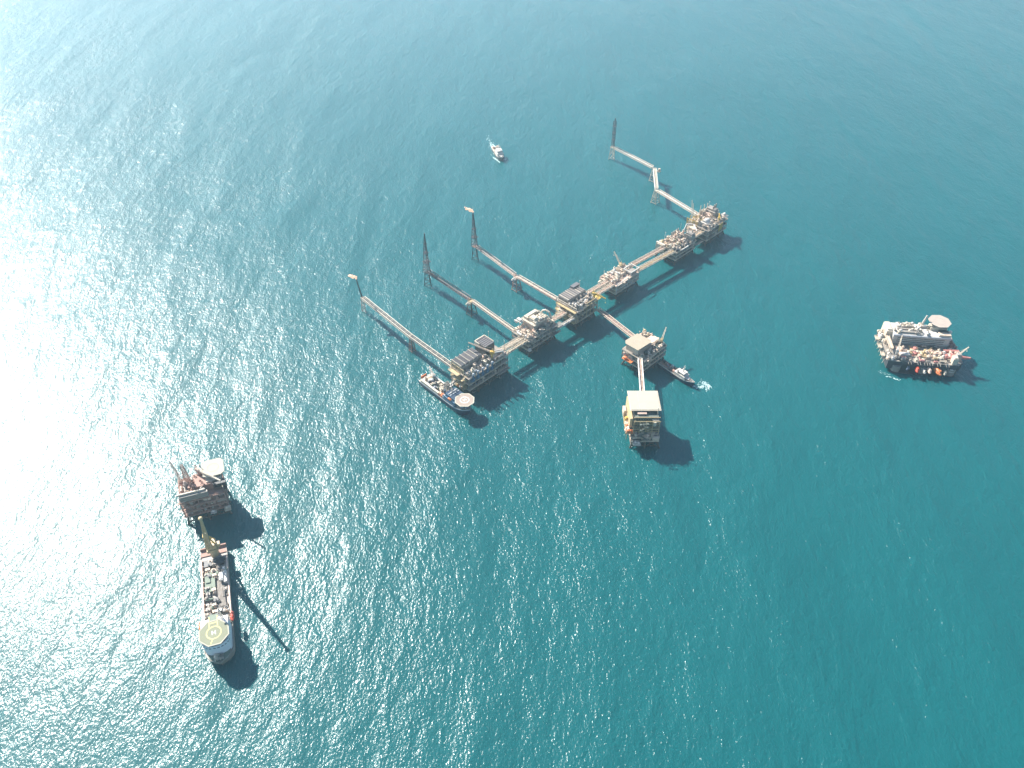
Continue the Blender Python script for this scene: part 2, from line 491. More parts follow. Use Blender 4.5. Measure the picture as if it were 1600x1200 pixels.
def platform_dark_roofs():
    r, o = plat('gas_platform', 'large platform with dark louvred roofs and blue ducts at the near end of the row', -43, 12, world=uv(-45, 10))
    r.scale = (1, 1, 1.09)
    substructure(r, o, -72, -14, -1, 26, 10, 5, 3)
    decks(r, o, -75, -11, -4, 28, [10, 18, 26], 'beige', 'grey', 'grey', 7, 4)
    # roof of the left hall: a row of fan louvres under light ridges
    hall = MB(*o); hall.box(-73.5, -40, 10, 27.6, 26.05, 33.6).build('compressor_hall', M['grey'], r)
    for k in range(5):
        u = -73.2 + k * 6.6
        b = MB(*o)
        b.box(u, u + 5.9, 10.5, 27.4, 33.6, 35.2)
        lv = b.build('fan_louvre', M['louvre' if k in (0, 1) else 'ribbed'], r)
        g = MB(*o)
        for q in range(11): g.box(u + .3, u + 5.6, 11 + q * 1.5, 11.5 + q * 1.5, 35.2, 35.45)
        g.build('louvre_slats', M['dark'], lv)
        rd = MB(*o); rd.box(u - .55, u - .05, 10, 28, 33.6, 36.2); rd.build('roof_ridge', M['cream'], lv)
    gear(r, o, -73, -40, 0, 9, 26, 24, ['grey', 'beige', 'cream', 'grey', 'pale'], 6, 7, 11)
    # front bay with blue ducts and pale exhaust elbows, on the shaded side
    for k in range(5):
        u = -71 + k * 7.6
        d = MB(*o)
        d.box(u, u + 5.0, -3.6, -.6, 18.05, 25.2); d.box(u + .6, u + 4.4, -5.4, -3.6, 20, 24)
        d.cyl((u + 2.5, -4.5, 24), (u + 2.5, -4.5, 28.5), 1.2, n=10)
        bd = d.build('intake_duct', M['blue'], r)
        e = MB(*o); e.tube([(u + 2.5, -4.5, 28.5), (u + 2.5, -4.5, 30.2), (u + 2.5, -6.8, 31.6)], 1.15, 10)
        e.build('exhaust_elbow', M['pale'], bd)
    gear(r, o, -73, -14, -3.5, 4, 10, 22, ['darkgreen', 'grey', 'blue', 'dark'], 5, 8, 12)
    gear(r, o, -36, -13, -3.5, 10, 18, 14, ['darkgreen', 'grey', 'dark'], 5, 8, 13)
    # right end: raised dark hall and clutter
    MB(*o).box(-33, -18, 12, 30, 26.05, 38.5).build('generator_hall', M['dark'], r)
    t = MB(*o)
    for q in range(6): t.box(-32.6, -18.4, 12.6 + q * 3, 14.6 + q * 3, 38.5, 39.1)
    t.build('hall_roof_panel', M['louvre'], r)
    g = MB(*o); g.box(-33.5, -17.5, 29.2, 30.4, 36.5, 39.6); g.box(-17.9, -17, 14, 30, 37, 39.4); g.box(-34, -33.05, 22, 30.4, 36, 39.6); g.build('roof_screen', M['cream'], r)
    gear(r, o, -39, -12, -2, 11, 26, 30, ['grey', 'beige', 'cream', 'pink', 'grey'], 6, 8, 14)
    crane(r, o, -31, 3, 26, R(118), 'yellow', 9, 30, .22, 'beige')
    m = MB(*o); m.tube([(-26, 3, 33), (-17, -2, 33)], .9, 8); m.tube([(-25, 6, 33), (-16, 1, 33)], .9, 8)
    for q in range(2): m.cyl((-17 + q, -2 + q * 3, 33), (-17 + q, -2 + q * 3, 26), .5, n=6); m.cyl((-26 + q, 3 + q * 3, 33), (-26 + q, 3 + q * 3, 26), .5, n=6)
    m.build('exhaust_pipe', M['white'], r)
    # yellow walkways and stairs on the near end
    w_ = MB(*o)
    for z, a in ((26, 14), (21, 10), (16, 6), (11, 4)):
        w_.box(-81, -75.4, a - 4, a + 12, z - .3, z)
    wl = w_.build('end_walkway', M['ochre'], r)
    h = MB(*o)
    for z, a in ((26, 14), (21, 10), (16, 6), (11, 4)): h.rail(-81, -75.4, a - 4, a + 12, z, 1.3, .12, 2)
    h.build('handrail', M['cream'], wl)
    f = MB(*o)
    for a in (4, 11, 18, 25):
        f.box(-75.9, -75.4, a - .3, a + .3, 10, 35); f.cyl((-75.7, a, 26), (-75.7, a - 7, 34), .3, n=4)
    for z in (30, 34): f.box(-75.9, -75.4, 4, 27, z - .3, z + .3)
    f.build('end_frame', M['ochre'], r)
    gear(r, o, -81, -76.5, 1, 9, 11, 7, ['ochre', 'orange', 'white'], 3, 4, 15)
    stairs(r, o, -80, 2, 8, 26, 1, 'ochre')
    m = MB(*o)
    for k in range(8): m.cyl((-74 + k * 8, -4.6, 8), (-74 + k * 8, -4.6, 27), .2, n=4)
    for z in (13, 22): m.box(-75, -11, -4.75, -4.45, z, z + .3)
    m.build('side_bracing', M['grey'], r)
    m = MB(*o); m.box(-30, -11, -8, -4.4, 8.6, 9); m.box(-30, -11, -8.3, -8, 8.6, 10); m.build('boat_landing', M['grey'], r)
    vent(r, o, -16, 24, 26, 20, 'cream'); vent(r, o, -13, 0, 26, 16, 'grey')

def platform_cream_top():
    r, o = plat('process_platform', 'cluttered offshore process platform with a bright cream raised top deck', 52, 12)
    substructure(r, o, 30, 73, 0, 24, 10, 4, 3)
    decks(r, o, 26, 77, -3, 26, [10, 17, 24], 'beige', 'grey', 'grey', 6, 4)
    m = MB(*o); m.box(44, 68, 6, 25, 24.05, 33); m.build('module_block', M['beige'], r)
    d = MB(*o); d.box(43, 70, 4, 27, 34, 34.5); dk = d.build('upper_deck', M['cream'], r)
    h = MB(*o); h.rail(43, 70, 4, 27, 34.5, 1.2, .1, 2.5); h.build('handrail', M['cream'], dk)
    m = MB(*o); m.box(46, 66, 19, 25, 34.55, 38.5); m.box(48, 64, 20, 24, 38.5, 39.3); m.build('cream_module', M['cream'], r)
    m = MB(*o); m.box(47, 55, 8, 17, 34.55, 40); m.box(48, 54, 9, 16, 40, 41); m.build('cream_cabin', M['cream'], r)
    m = MB(*o)
    for k in range(3): m.cyl((57, 8 + k * 3.2, 36.3), (67, 8 + k * 3.2, 36.3), 1.2, n=10); m.ball((57, 8 + k * 3.2, 36.3), .8, 1.2, 1.2); m.ball((67, 8 + k * 3.2, 36.3), .8, 1.2, 1.2)
    for k in range(3): m.box(59, 60, 7.2 + k * 3.2, 8.8 + k * 3.2, 34.5, 35.6); m.box(64, 65, 7.2 + k * 3.2, 8.8 + k * 3.2, 34.5, 35.6)
    m.build('pressure_vessel', M['cream'], r)
    m = MB(*o); m.tube([(70, 20, 30), (73, 18, 36), (75, 14, 38), (76, 9, 36), (76.4, 6, 28)], 1.3, 10); m.build('flue_arch', M['cream'], r)
    m = MB(*o); m.box(37, 42.8, 22, 31, 33, 33.4); m.box(38, 42, 24, 30, 33.4, 36); m.box(36.5, 38, 28, 33, 30, 33); m.build('lookout_cabin', M['white'], r)
    gear(r, o, 27, 44, -1, 25, 24, 42, ['cream', 'beige', 'pink', 'white', 'cream'], 5, 7, 21)
    gear(r, o, 44, 76, -2.5, 5, 24, 24, ['grey', 'pale', 'darkgreen', 'beige'], 6, 7, 22)
    gear(r, o, 69, 76, 5, 25, 24, 10, ['grey', 'beige', 'pale'], 5, 6, 23)
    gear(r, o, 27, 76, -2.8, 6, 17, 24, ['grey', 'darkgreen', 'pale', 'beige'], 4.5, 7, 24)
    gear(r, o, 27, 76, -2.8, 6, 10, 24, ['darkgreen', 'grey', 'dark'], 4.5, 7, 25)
    gear(r, o, 44, 69, 5, 26, 34.5, 12, ['cream', 'white', 'cream'], 3, 4, 26)
    m = MB(*o); m.box(23, 27, -8, -2.9, 12, 12.4); m.ball((25, -6, 14), 2.4, 1.6, 1.6); m.build('rescue_pod', M['white'], r)
    m = MB(*o)
    for z in (12, 19, 25): m.box(66, 82, -7, -3.5, z - .3, z); m.rail(66, 82, -7, -3.5, z, 1.2, .1, 2.5)
    m.build('side_gallery', M['grey'], r)
    stairs(r, o, 45, -4.6, 10, 34, 1, 'grey'); stairs(r, o, 30, -4.2, 10, 24, 1, 'grey')
    vent(r, o, 33, 20, 24, 15, 'cream'); vent(r, o, 66, 5, 34, 12, 'cream'); vent(r, o, 40, 6, 24, 13, 'pink')

def platform_ribbed_roof():
    r, o = plat('compression_platform', 'offshore platform with a grey ribbed roof and yellow frames where four bridges meet', 129, 9)
    substructure(r, o, 113, 145, -5, 23, 11, 4, 3)
    decks(r, o, 109, 149, -9, 27, [11, 20, 28], 'cream', 'grey', 'darkgreen', 6, 4)
    m = MB(*o); m.box(112, 147, 9.5, 26.5, 28.05, 34.5); m.build('machinery_hall', M['grey'], r)
    for k in range(9):
        u = 112.2 + k * 3.86
        b = MB(*o); b.box(u, u + 3.2, 10, 26.8, 34.5, 35.6); p = b.build('roof_rib', M['louvre' if k % 2 else 'ribbed'], r)
        c = MB(*o); c.box(u + .9, u + 1.9, 10, 26.8, 35.6, 36.4); c.build('ridge_cap', M['cream' if k % 3 == 0 else 'stone'], p)
    m = MB(*o); m.box(136, 149, 22, 28, 34.5, 38); m.build('louvre_house', M['louvre'], r)
    gear(r, o, 111, 148, -7, 9, 28, 60, ['grey', 'white', 'dark', 'pale', 'grey', 'white'], 5, 5, 31)
    f = MB(*o)
    for v in (-8.5, 0, 9, 18, 26.5): f.box(108.3, 109, v - .4, v + .4, 11, 33)
    for z in (15.5, 24, 29, 33): f.box(108.3, 109, -8.5, 26.5, z - .4, z + .4)
    for k, v in enumerate((-8.5, 0, 9, 18)): f.cyl((108.6, v, 20), (108.6, v + 9, 28), .3, n=4)
    f.build('end_frame', M['cream'], r)
    w_ = MB(*o)
    for z, e in ((28, 4.5), (20, 6), (11.5, 5)): w_.box(109 - e, 108.2, -9, 24, z - .3, z); w_.rail(109 - e, 108.2, -9, 24, z, 1.2, .12, 2.5)
    w_.build('end_walkway', M['ochre'], r)
    gear(r, o, 104, 108, -8, 22, 20, 10, ['ochre', 'beige', 'cream'], 3, 5, 32)
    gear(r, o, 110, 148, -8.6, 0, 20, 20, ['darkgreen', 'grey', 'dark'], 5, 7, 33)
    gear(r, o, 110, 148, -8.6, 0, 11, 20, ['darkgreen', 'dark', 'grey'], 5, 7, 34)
    crane(r, o, 147, -5, 28, R(-80), 'yellow', 7, 17, -.1)
    m = MB(*o)
    for z in (28, 33): m.box(128, 150, -9.8, -9.2, z - .3, z + .3)
    for u in (128, 135.3, 142.6, 149.6): m.box(u - .3, u + .3, -9.8, -9.2, 11, 33)
    for u in (110, 118): m.cyl((u, -9.5, 11), (u + 8, -9.5, 28), .25, n=4)
    m.build('side_frame', M['ochre'], r)
    m = MB(*o); m.box(149.4, 156, -10, 0, 27.7, 28); m.rail(149.4, 156, -10, 0, 28, 1.2, .12, 2.5); m.cyl((152, -5, 20), (152, -5, 27.7), .4, n=6); m.build('crane_landing', M['yellow'], r)
    stairs(r, o, 112, -10.4, 11, 28, 1, 'grey')
    vent(r, o, 146, 20, 35, 10, 'cream')

def platform_small_cream():
    r, o = plat('wellhead_platform', 'low cream and pink wellhead platform with white corner posts, fourth along the row', 222, 13)
    substructure(r, o, 202, 243, 1, 25, 9, 3, 2)
    decks(r, o, 197, 247, -2, 27, [9, 15, 21], 'cream', 'pink', 'cream', 6, 4)
    gear(r, o, 199, 228, 3, 26, 21, 44, ['cream', 'pink', 'beige', 'white', 'cream'], 5, 7, 41)
    gear(r, o, 228, 246, 8, 26, 21, 16, ['beige', 'cream', 'pale', 'grey'], 4, 6, 42)
    f = MB(*o)
    for u in (229, 246): 
        for v in (-1.5, 12): f.box(u - .5, u + .5, v - .5, v + .5, 21, 28)
    for z in (28,):
        f.box(228.5, 246.5, -2, -1, z - .5, z + .5); f.box(228.5, 246.5, 11.5, 12.5, z - .5, z + .5); f.box(228.5, 229.5, -1, 11.5, z - .5, z + .5); f.box(245.5, 246.5, -1, 11.5, z - .5, z + .5)
    f.build('white_frame', M['white'], r)
    MB(*o).box(231, 244, 0.5, 10, 21.05, 24.5).box(233, 242, 2, 9, 24.5, 25.4).build('control_cabin', M['grey'], r)
    f = MB(*o)
    for u in (198, 210, 222): f.box(u - .6, u + .6, -2.9, -2.3, 8, 24)
    for z in (14.7, 20.7, 24): f.box(197.5, 222.6, -2.9, -2.3, z - .5, z + .5)
    f.build('corner_frame', M['white'], r)
    gear(r, o, 199, 246, -1.6, 5, 15, 20, ['grey', 'beige', 'pale'], 4, 6, 43)
    gear(r, o, 199, 246, -1.6, 5, 9, 14, ['grey', 'pale', 'darkgreen'], 4, 6, 44)
    crane(r, o, 236, 23, 21, R(75), 'ochre', 5, 20, .55, 'cream')
    for dv, du in ((10, 0), (24, 2)):
        m = MB(*o); m.cyl((191 + du, dv, 17), (197 + du, dv, 17), 2.4, n=12); m.ball((191 + du, dv, 17), 1.4, 2.4, 2.4); m.box(191 + du, 197, dv - 2, dv + 2, 14.4, 15)
        m.build('storage_tank', M['cream'], r)
    stairs(r, o, 206, -3.8, 9, 21, 1, 'cream'); vent(r, o, 214, 15, 21, 12, 'white'); vent(r, o, 202, 24, 21, 10, 'cream')

def platform_fifth():
    r, o = plat('wellhead_platform', 'beige and grey wellhead platform crowded with piping, fifth along the row beside the far end', 346, 8)
    substructure(r, o, 326, 366, -6, 22, 9, 3, 3)
    decks(r, o, 322, 370, -10, 24, [9, 15, 21], 'beige', 'grey', 'grey', 6, 4)
    gear(r, o, 323, 345, -2, 23, 21, 34, ['cream', 'beige', 'pink', 'ochre', 'cream'], 6, 7, 51)
    gear(r, o, 345, 369, -2, 23, 21, 40, ['stone', 'grey', 'beige', 'pink', 'cream'], 7, 7, 52)
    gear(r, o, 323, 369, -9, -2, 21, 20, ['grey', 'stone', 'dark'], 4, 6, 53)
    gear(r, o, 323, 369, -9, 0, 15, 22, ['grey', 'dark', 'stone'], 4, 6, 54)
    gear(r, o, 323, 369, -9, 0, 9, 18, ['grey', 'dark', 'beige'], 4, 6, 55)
    m = MB(*o); m.box(318, 321.6, 10, 24, 14, 27); m.box(317, 318, 12, 22, 20, 26); m.build('end_module', M['cream'], r)
    m = MB(*o); m.cyl((331, -12, 23), (345, -13, 23.5), 1.0, n=10); m.ball((345, -13, 23.5), 1.5, 1.5, 1.5); m.cyl((331, -12, 23), (331, -9.5, 21), .8, n=8); m.build('boom_pipe', M['white'], r)
    m = MB(*o); m.box(366, 384, -14, -10.4, 14.6, 15); m.rail(366, 384, -14, -10.4, 15, 1.4, .2, 3); m.build('side_gallery', M['grey'], r)
    m = MB(*o)
    for k in range(5): m.cyl((350 + k * 4, 20, 21), (350 + k * 4, 20, 30), .9, n=8); m.ball((350 + k * 4, 20, 30), .9, .9, .6)
    m.build('filter_column', M['stone'], r)
    m = MB(*o); m.box(359, 369, -8, 4, 21.05, 31); m.box(360, 368, -7, 3, 31, 33.5); m.cyl((362, 0, 33.5), (362, 0, 40), .5, n=6); m.cyl((366, -4, 33.5), (366, -4, 38), .8, n=8); m.build('tall_module', M['grey'], r)
    stairs(r, o, 326, -11.4, 9, 21, 1, 'grey'); vent(r, o, 336, 22, 21, 14, 'white'); vent(r, o, 368, 18, 21, 16, 'grey'); vent(r, o, 322, 2, 21, 9, 'white')

def platform_far_end():
    r, o = plat('production_platform', 'tall grey and yellow platform at the far end of the row, antenna boom on top', 421, 8)
    substructure(r, o, 400, 442, -8, 22, 10, 4, 3)
    decks(r, o, 396, 447, -12, 26, [10, 18, 26], 'beige', 'grey', 'grey', 6, 4)
    gear(r, o, 416, 446, 2, 25, 26, 46, ['stone', 'beige', 'cream', 'pink', 'grey'], 7, 8, 61)
    gear(r, o, 397, 416, 6, 25, 26, 26, ['ochre', 'cream', 'beige', 'yellow'], 6, 7, 62)
    gear(r, o, 397, 446, -11, 2, 26, 34, ['grey', 'stone', 'beige', 'grey'], 5, 7, 63)
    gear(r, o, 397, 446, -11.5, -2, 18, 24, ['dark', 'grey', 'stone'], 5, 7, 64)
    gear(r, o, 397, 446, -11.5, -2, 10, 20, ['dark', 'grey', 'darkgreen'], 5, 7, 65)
    m = MB(*o); m.box(403, 417, -3, 8, 26.05, 31); m.cyl((405, 2.5, 31), (416, 2.5, 31), 3.4, n=12); m.build('white_house', M['white'], r)
    m = MB(*o); m.box(386, 395.6, 2, 20, 20.6, 21); m.box(387, 394, 6, 16, 21, 25); m.rail(386, 395.6, 2, 20, 21, 1.3, .15, 2.5); m.build('low_module', M['beige'], r)
    m = MB(*o); m.tube([(384, 21, 20), (390, 22, 27), (396, 14, 27), (388, 2, 24)], .9, 8); m.build('white_pipe', M['white'], r)
    f = MB(*o)
    for v in (8, 16, 25): f.box(395, 395.6, v - .4, v + .4, 10, 33)
    for z in (25.6, 30, 33): f.box(395, 395.6, 8, 25, z - .4, z + .4)
    for u in (396, 404): f.box(u - .4, u + .4, 26.3, 26.9, 18, 34)
    f.build('end_frame', M['yellow'], r)
    crane(r, o, 428, -8, 26, R(35), 'yellow', 7, 12, -.05)
    m = MB(*o)
    for q in range(3): m.box(424 + q * 3, 426 + q * 3, -13.5, -12.6, 14 + q, 26)
    m.build('yellow_bracket', M['yellow'], r)
    antenna(r, o, (404, 24, 30), (414, 34, 52), 1.6, 'cream'); antenna(r, o, (410, 25, 28), (417, 33, 46), 1.2, 'cream')
    m = MB(*o)
    for k in range(9): m.cyl((418 + k * 3.3, 25 - (k % 3) * 3, 26), (417.5 + k * 3.3, 25.6 - (k % 3) * 3, 35 + (k % 4) * 2), .5, n=6)
    m.build('exhaust_stacks', M['beige'], r)
    m = MB(*o); m.box(447.5, 454, -8, 2, 25.6, 26); m.ball((451, -3, 28.4), 2.6, 2.6, 2.4); m.rail(447.5, 454, -8, 2, 26, 1.2, .12, 2.5); m.build('dome_platform', M['white'], r)
    m = MB(*o); m.box(434, 446, 4, 22, 26.05, 34); m.box(436, 445, 6, 20, 34, 37)
    for k in range(4): m.cyl((437 + k * 2.4, 10, 37), (437 + k * 2.4, 10, 42 + k % 2 * 2), .7, n=8)
    m.build('tall_module', M['stone'], r)
    stairs(r, o, 402, -13.6, 10, 26, 1, 'grey'); vent(r, o, 441, 20, 26, 18, 'cream')

def platform_junction():
    r, o = plat('drilling_platform', 'beige platform with a tan cornered helideck, between the ribbed roofed platform and the quarters', 119, -111)
    substructure(r, o, 101, 138, -124, -98, 10, 3, 3)
    decks(r, o, 97, 141, -128, -94, [10, 17, 24], 'beige', 'grey', 'darkgreen', 5, 4)
    m = MB(*o); m.box(100, 121, -115, -97, 24.05, 32.5); m.build('quarters_block', M['beige'], r)
    m = MB(*o); m.prism([(98, -112), (98, -96), (112, -93), (124, -96), (124, -112), (112, -116)][0:0] or [(97.5, -116), (97.5, -97), (102, -93.5), (123, -95), (124.5, -115), (119, -117.5)], 34, 34.5)
    hd = m.build('helideck', M['helitan'], r)
    MB(*o).ring(111, -105.5, 4.2, 4.6, 34.52).build('helideck_ring', M['helideck'], hd)
    e = MB(*o)
    for k in range(6): e.cyl((101 + (k % 3) * 10, -114 + (k // 3) * 17, 32.5), (101 + (k % 3) * 10, -114 + (k // 3) * 17, 34), .5, n=6)
    e.build('helideck_support', M['grey'], hd)
    m = MB(*o)
    for z in (26, 28.4, 30.8): m.box(100, 139, -117.5, -115.2, z - .3, z)
    m.box(121, 139, -115, -106, 24.05, 30); m.build('long_module', M['beige'], r)
    gear(r, o, 123, 140, -108, -95, 24, 40, ['beige', 'cream', 'ochre', 'beige', 'pink'], 7, 6, 71)
    gear(r, o, 98, 140, -127.5, -118, 24, 26, ['beige', 'grey', 'darkgreen', 'cream'], 5, 6, 72)
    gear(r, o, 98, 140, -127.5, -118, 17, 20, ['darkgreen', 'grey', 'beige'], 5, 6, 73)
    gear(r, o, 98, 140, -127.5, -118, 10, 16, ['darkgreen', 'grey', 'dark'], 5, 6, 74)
    gear(r, o, 97.5, 100, -126, -96, 17, 12, ['beige', 'pink', 'cream'], 3, 4, 75)
    m = MB(*o); m.box(92, 96.6, -112, -98, 14.6, 15); m.ball((94, -102, 17), 2, 3.4, 1.8); m.build('escape_pod', M['orange'], r)
    crane(r, o, 139, -121, 24, R(20), 'ochre', 5, 17, .5, 'cream')
    stairs(r, o, 102, -129.6, 10, 24, 1, 'beige'); vent(r, o, 132, -97, 24, 14, 'cream'); vent(r, o, 126, -96, 24, 12, 'beige')

def platform_quarters():
    r = thing('accommodation_platform', 'tall quarters platform with a big pale square helideck and orange side walkways', 'platform', (145, 642, 0), 0)
    r.scale = (1, 1, 1.1)
    o = (145, 646)
    substructure(r, o, 134, 160, 623, 663, 9, 3, 3)
    decks(r, o, 131, 162, 621, 665, [9, 14], 'beige', 'grey', 'darkgreen', 5, 5)
    b = MB(*o); b.box(134, 160, 629, 663, 14.05, 34.5)
    blk = b.build('quarters_block', M['darkgreen'], r)  # dark green on block and galleries paints in the front's shade
    for k in range(5):
        z = 18 + k * 4
        g = MB(*o); g.box(132.5, 161.5, 625 + k * 1.0, 628.9, z - .3, z); ga = g.build('gallery', M['darkgreen'], r)
        h = MB(*o); h.rail(132.5, 161.5, 625 + k * 1.0, 628.6, z, 1.2, .16, 2.4); h.build('handrail', M['ochre'], ga)
        wn = MB(*o)
        for q in range(9): wn.box(135.5 + q * 2.8, 136.8 + q * 2.8, 628.93, 629.0 - .01, z - 2.6, z - 1.4)
        wn.build('window_row', M['glass'], ga)
    m = MB(*o); m.box(130, 162, 637, 667, 38, 38.5); hd = m.build('helideck', M['helideck'], r)
    n_ = MB(*o)
    for (a, b_, c_, d_) in ((129, 163, 636, 637), (129, 163, 667, 668), (129, 130, 637, 667), (162, 163, 637, 667)): n_.box(a, b_, c_, d_, 37.8, 38.1)
    n_.build('safety_net', M['cream'], hd)
    k_ = MB(*o); k_.box(139.6, 140, 637.5, 666.5, 38.52, 38.56); k_.box(130.5, 161.5, 650.8, 651.1, 38.52, 38.56); k_.build('helideck_marking', M['cream'], hd)
    s_ = MB(*o)
    for x in (133, 142, 151, 160):
        for y in (639, 652, 665): s_.cyl((x, y, 34.5), (x, y, 38), .5, n=6); 
        s_.cyl((x, 629.5, 30), (x, 639, 37.8), .35, n=5)
    s_.build('helideck_support', M['grey'], hd)
    m = MB(*o); m.box(128.6, 131.4, 628, 664, 22, 34); m.build('stair_tower', M['ochre'], r)
    m = MB(*o); m.box(124.5, 128.4, 622, 652, 18, 18.4); m.rail(124.5, 128.4, 622, 652, 18.4, 1.3, .14, 2.4)
    for y in (624, 632, 640, 648): m.cyl((126, y, 9), (126, y, 18), .4, n=6); m.cyl((131, y, 12), (125, y, 18), .25, n=4)
    m.build('side_walkway', M['ochre'], r)
    m = MB(*o); m.cyl((126.6, 641, 18), (126.6, 641, 24), 1.8, n=10); m.cbox((129, 641, 24), (6, 2.4, 2.2)); m.build('davit_crane', M['yellow'], r)
    m = MB(*o); m.box(124.6, 128, 650, 660, 17, 24); m.box(125, 127.6, 651, 659, 24, 25); m.build('side_cabin', M['beige'], r)
    gear(r, o, 124.8, 132, 622, 640, 18.4, 22, ['white', 'pink', 'orange', 'cream', 'beige'], 3, 4, 81)
    m = MB(*o)
    for x in (132.6, 139, 146, 153, 160.4): m.box(x, x + .6, 624.2, 624.8, 9, 33)
    for z in (12, 22, 33): m.box(132, 161.5, 623.8, 624.2, z, z + .5)
    m.build('front_frame', M['ochre'], r)
    m = MB(*o); m.box(137, 147, 633, 636, 34.6, 36.6); m.build('pink_tank_house', M['pink'], r)
    m = MB(*o); m.box(153, 160, 626, 632, 30, 33); m.box(154, 157, 624, 626, 27, 32); m.build('cream_locker', M['cream'], r)
    gear(r, o, 133, 160, 621.5, 628, 14, 18, ['pink', 'cream', 'grey', 'beige'], 3, 5, 82)
    gear(r, o, 132, 161, 621.5, 628, 9, 16, ['grey', 'pink', 'darkgreen'], 3, 5, 83)
    m = MB(*o); m.box(154, 161, 617, 620.6, 13, 16); m.box(154.5, 160.5, 617.5, 620, 16, 16.6); m.build('ribbed_container', M['beige'], r)
    m = MB(*o)
    for z in (9,): m.box(133, 141, 614, 620.6, 8.6, 9); m.rail(133, 141, 614, 620.6, 9, 1.2, .15, 2)
    m.ball((136, 617, 10.5), 1.4, 1.4, 1.2); m.ball((139, 616, 10.5), 1.4, 1.4, 1.2); m.build('raft_rack', M['white'], r)
    vent(r, o, 159, 634, 34, 9, 'cream'); stairs(r, o, 140, 620, 9, 34, 1, 'darkgreen')

def platform_glint():
    a = R(20)
    r = thing('drilling_platform', 'rusty brown platform with a corner helideck, off the stern of the crane ship', 'platform', (-311, 530, 0), a)
    r.scale = (1, 1, 1.35)
    o = (0, 0)
    substructure(r, o, -19, 17, -11, 14, 10, 3, 3)
    decks(r, o, -22, 20, -15, 17, [10, 15, 20, 25], 'brown', 'brown', 'brown', 6, 4)
    gear(r, o, -21, 4, -13, 16, 25, 44, ['brown', 'pink', 'brown', 'beige', 'stone'], 6, 7, 91)
    for z in (10, 15, 20): gear(r, o, -21, 19, -14.6, -8, z, 16, ['stone', 'grey', 'brown'], 4, 7, 92 + z)
    m = MB(*o); m.box(-21, 6, -15.5, -13, 26, 31); m.box(-21, 6, -15.9, -15.5, 27, 27.5); m.box(-21, 6, -15.9, -15.5, 29, 29.5); m.build('long_module', M['grey'], r)
    m = MB(*o); m.box(-23, 4, -13, -11.8, 31, 32.4); m.build('roof_beam', M['cream'], r)
    m = MB(*o); m.box(-5, 12, -6, 8, 25.05, 31); m.build('mud_house', M['brown'], r)
    m = MB(*o); m.box(6, 20, -4, 14, 25.05, 32); m.build('quarters_block', M['beige'], r)
    m = MB(*o); m.prism([(4, 1), (4, 19), (8, 22), (22, 22), (25, 18), (25, 2), (21, -1), (8, -1)], 34, 34.5)
    hd = m.build('helideck', M['helideck'], r)
    m = MB(*o); m.ring(14.5, 10.5, 5, 5.8, 34.52); m.build('helideck_ring', M['line'], hd)
    s_ = MB(*o)
    for x in (8, 14, 20):
        for y in (2, 10, 18): s_.cyl((x, y, 28), (x, y, 34), .5, n=6)
    s_.build('helideck_support', M['grey'], hd)
    m = MB(*o)
    for z in (24, 28, 31): m.box(12, 24, -9, -4.2, z - .3, z); m.rail(12, 24, -9, -4.2, z, 1.2, .12, 2.5)
    m.build('gallery', M['dark'], r)
    crane(r, o, 0, 12, 25, R(-52), 'pink', 8, 34, .08, 'cream')
    antenna(r, o, (-17, 10, 25), (-23, 19, 44), 3.0, 'brown'); 
    m = MB(*o); m.mast((-12, 8, 25), (-12, 8, 46), 6, 2.2, 8, .3, .16); m.build('drilling_derrick', M['brown'], r)
    m = MB(*o); m.box(16, 22, -21, -16.4, 9.4, 10); m.rail(16, 22, -21, -16.4, 10, 1.3, .2, 2); m.ball((18, -19, 11.6), 1.8, 1.4, 1.2); m.box(19.5, 21.5, -20, -17, 10, 12); m.build('boat_landing', M['cream'], r)
    m = MB(*o); m.box(2, 8, -19, -16.4, 9, 9.5); m.ball((5, -17.6, 10.6), 2, 1.1, 1); m.build('raft_rack', M['white'], r)
    stairs(r, o, -24, -14, 8, 25, 1, 'pink'); vent(r, o, -20, 15, 25, 14, 'pink'); vent(r, o, 3, 15, 25, 12, 'beige')

platform_dark_roofs(); platform_cream_top(); platform_ribbed_roof(); platform_small_cream()
platform_fifth(); platform_far_end(); platform_junction(); platform_quarters(); platform_glint()

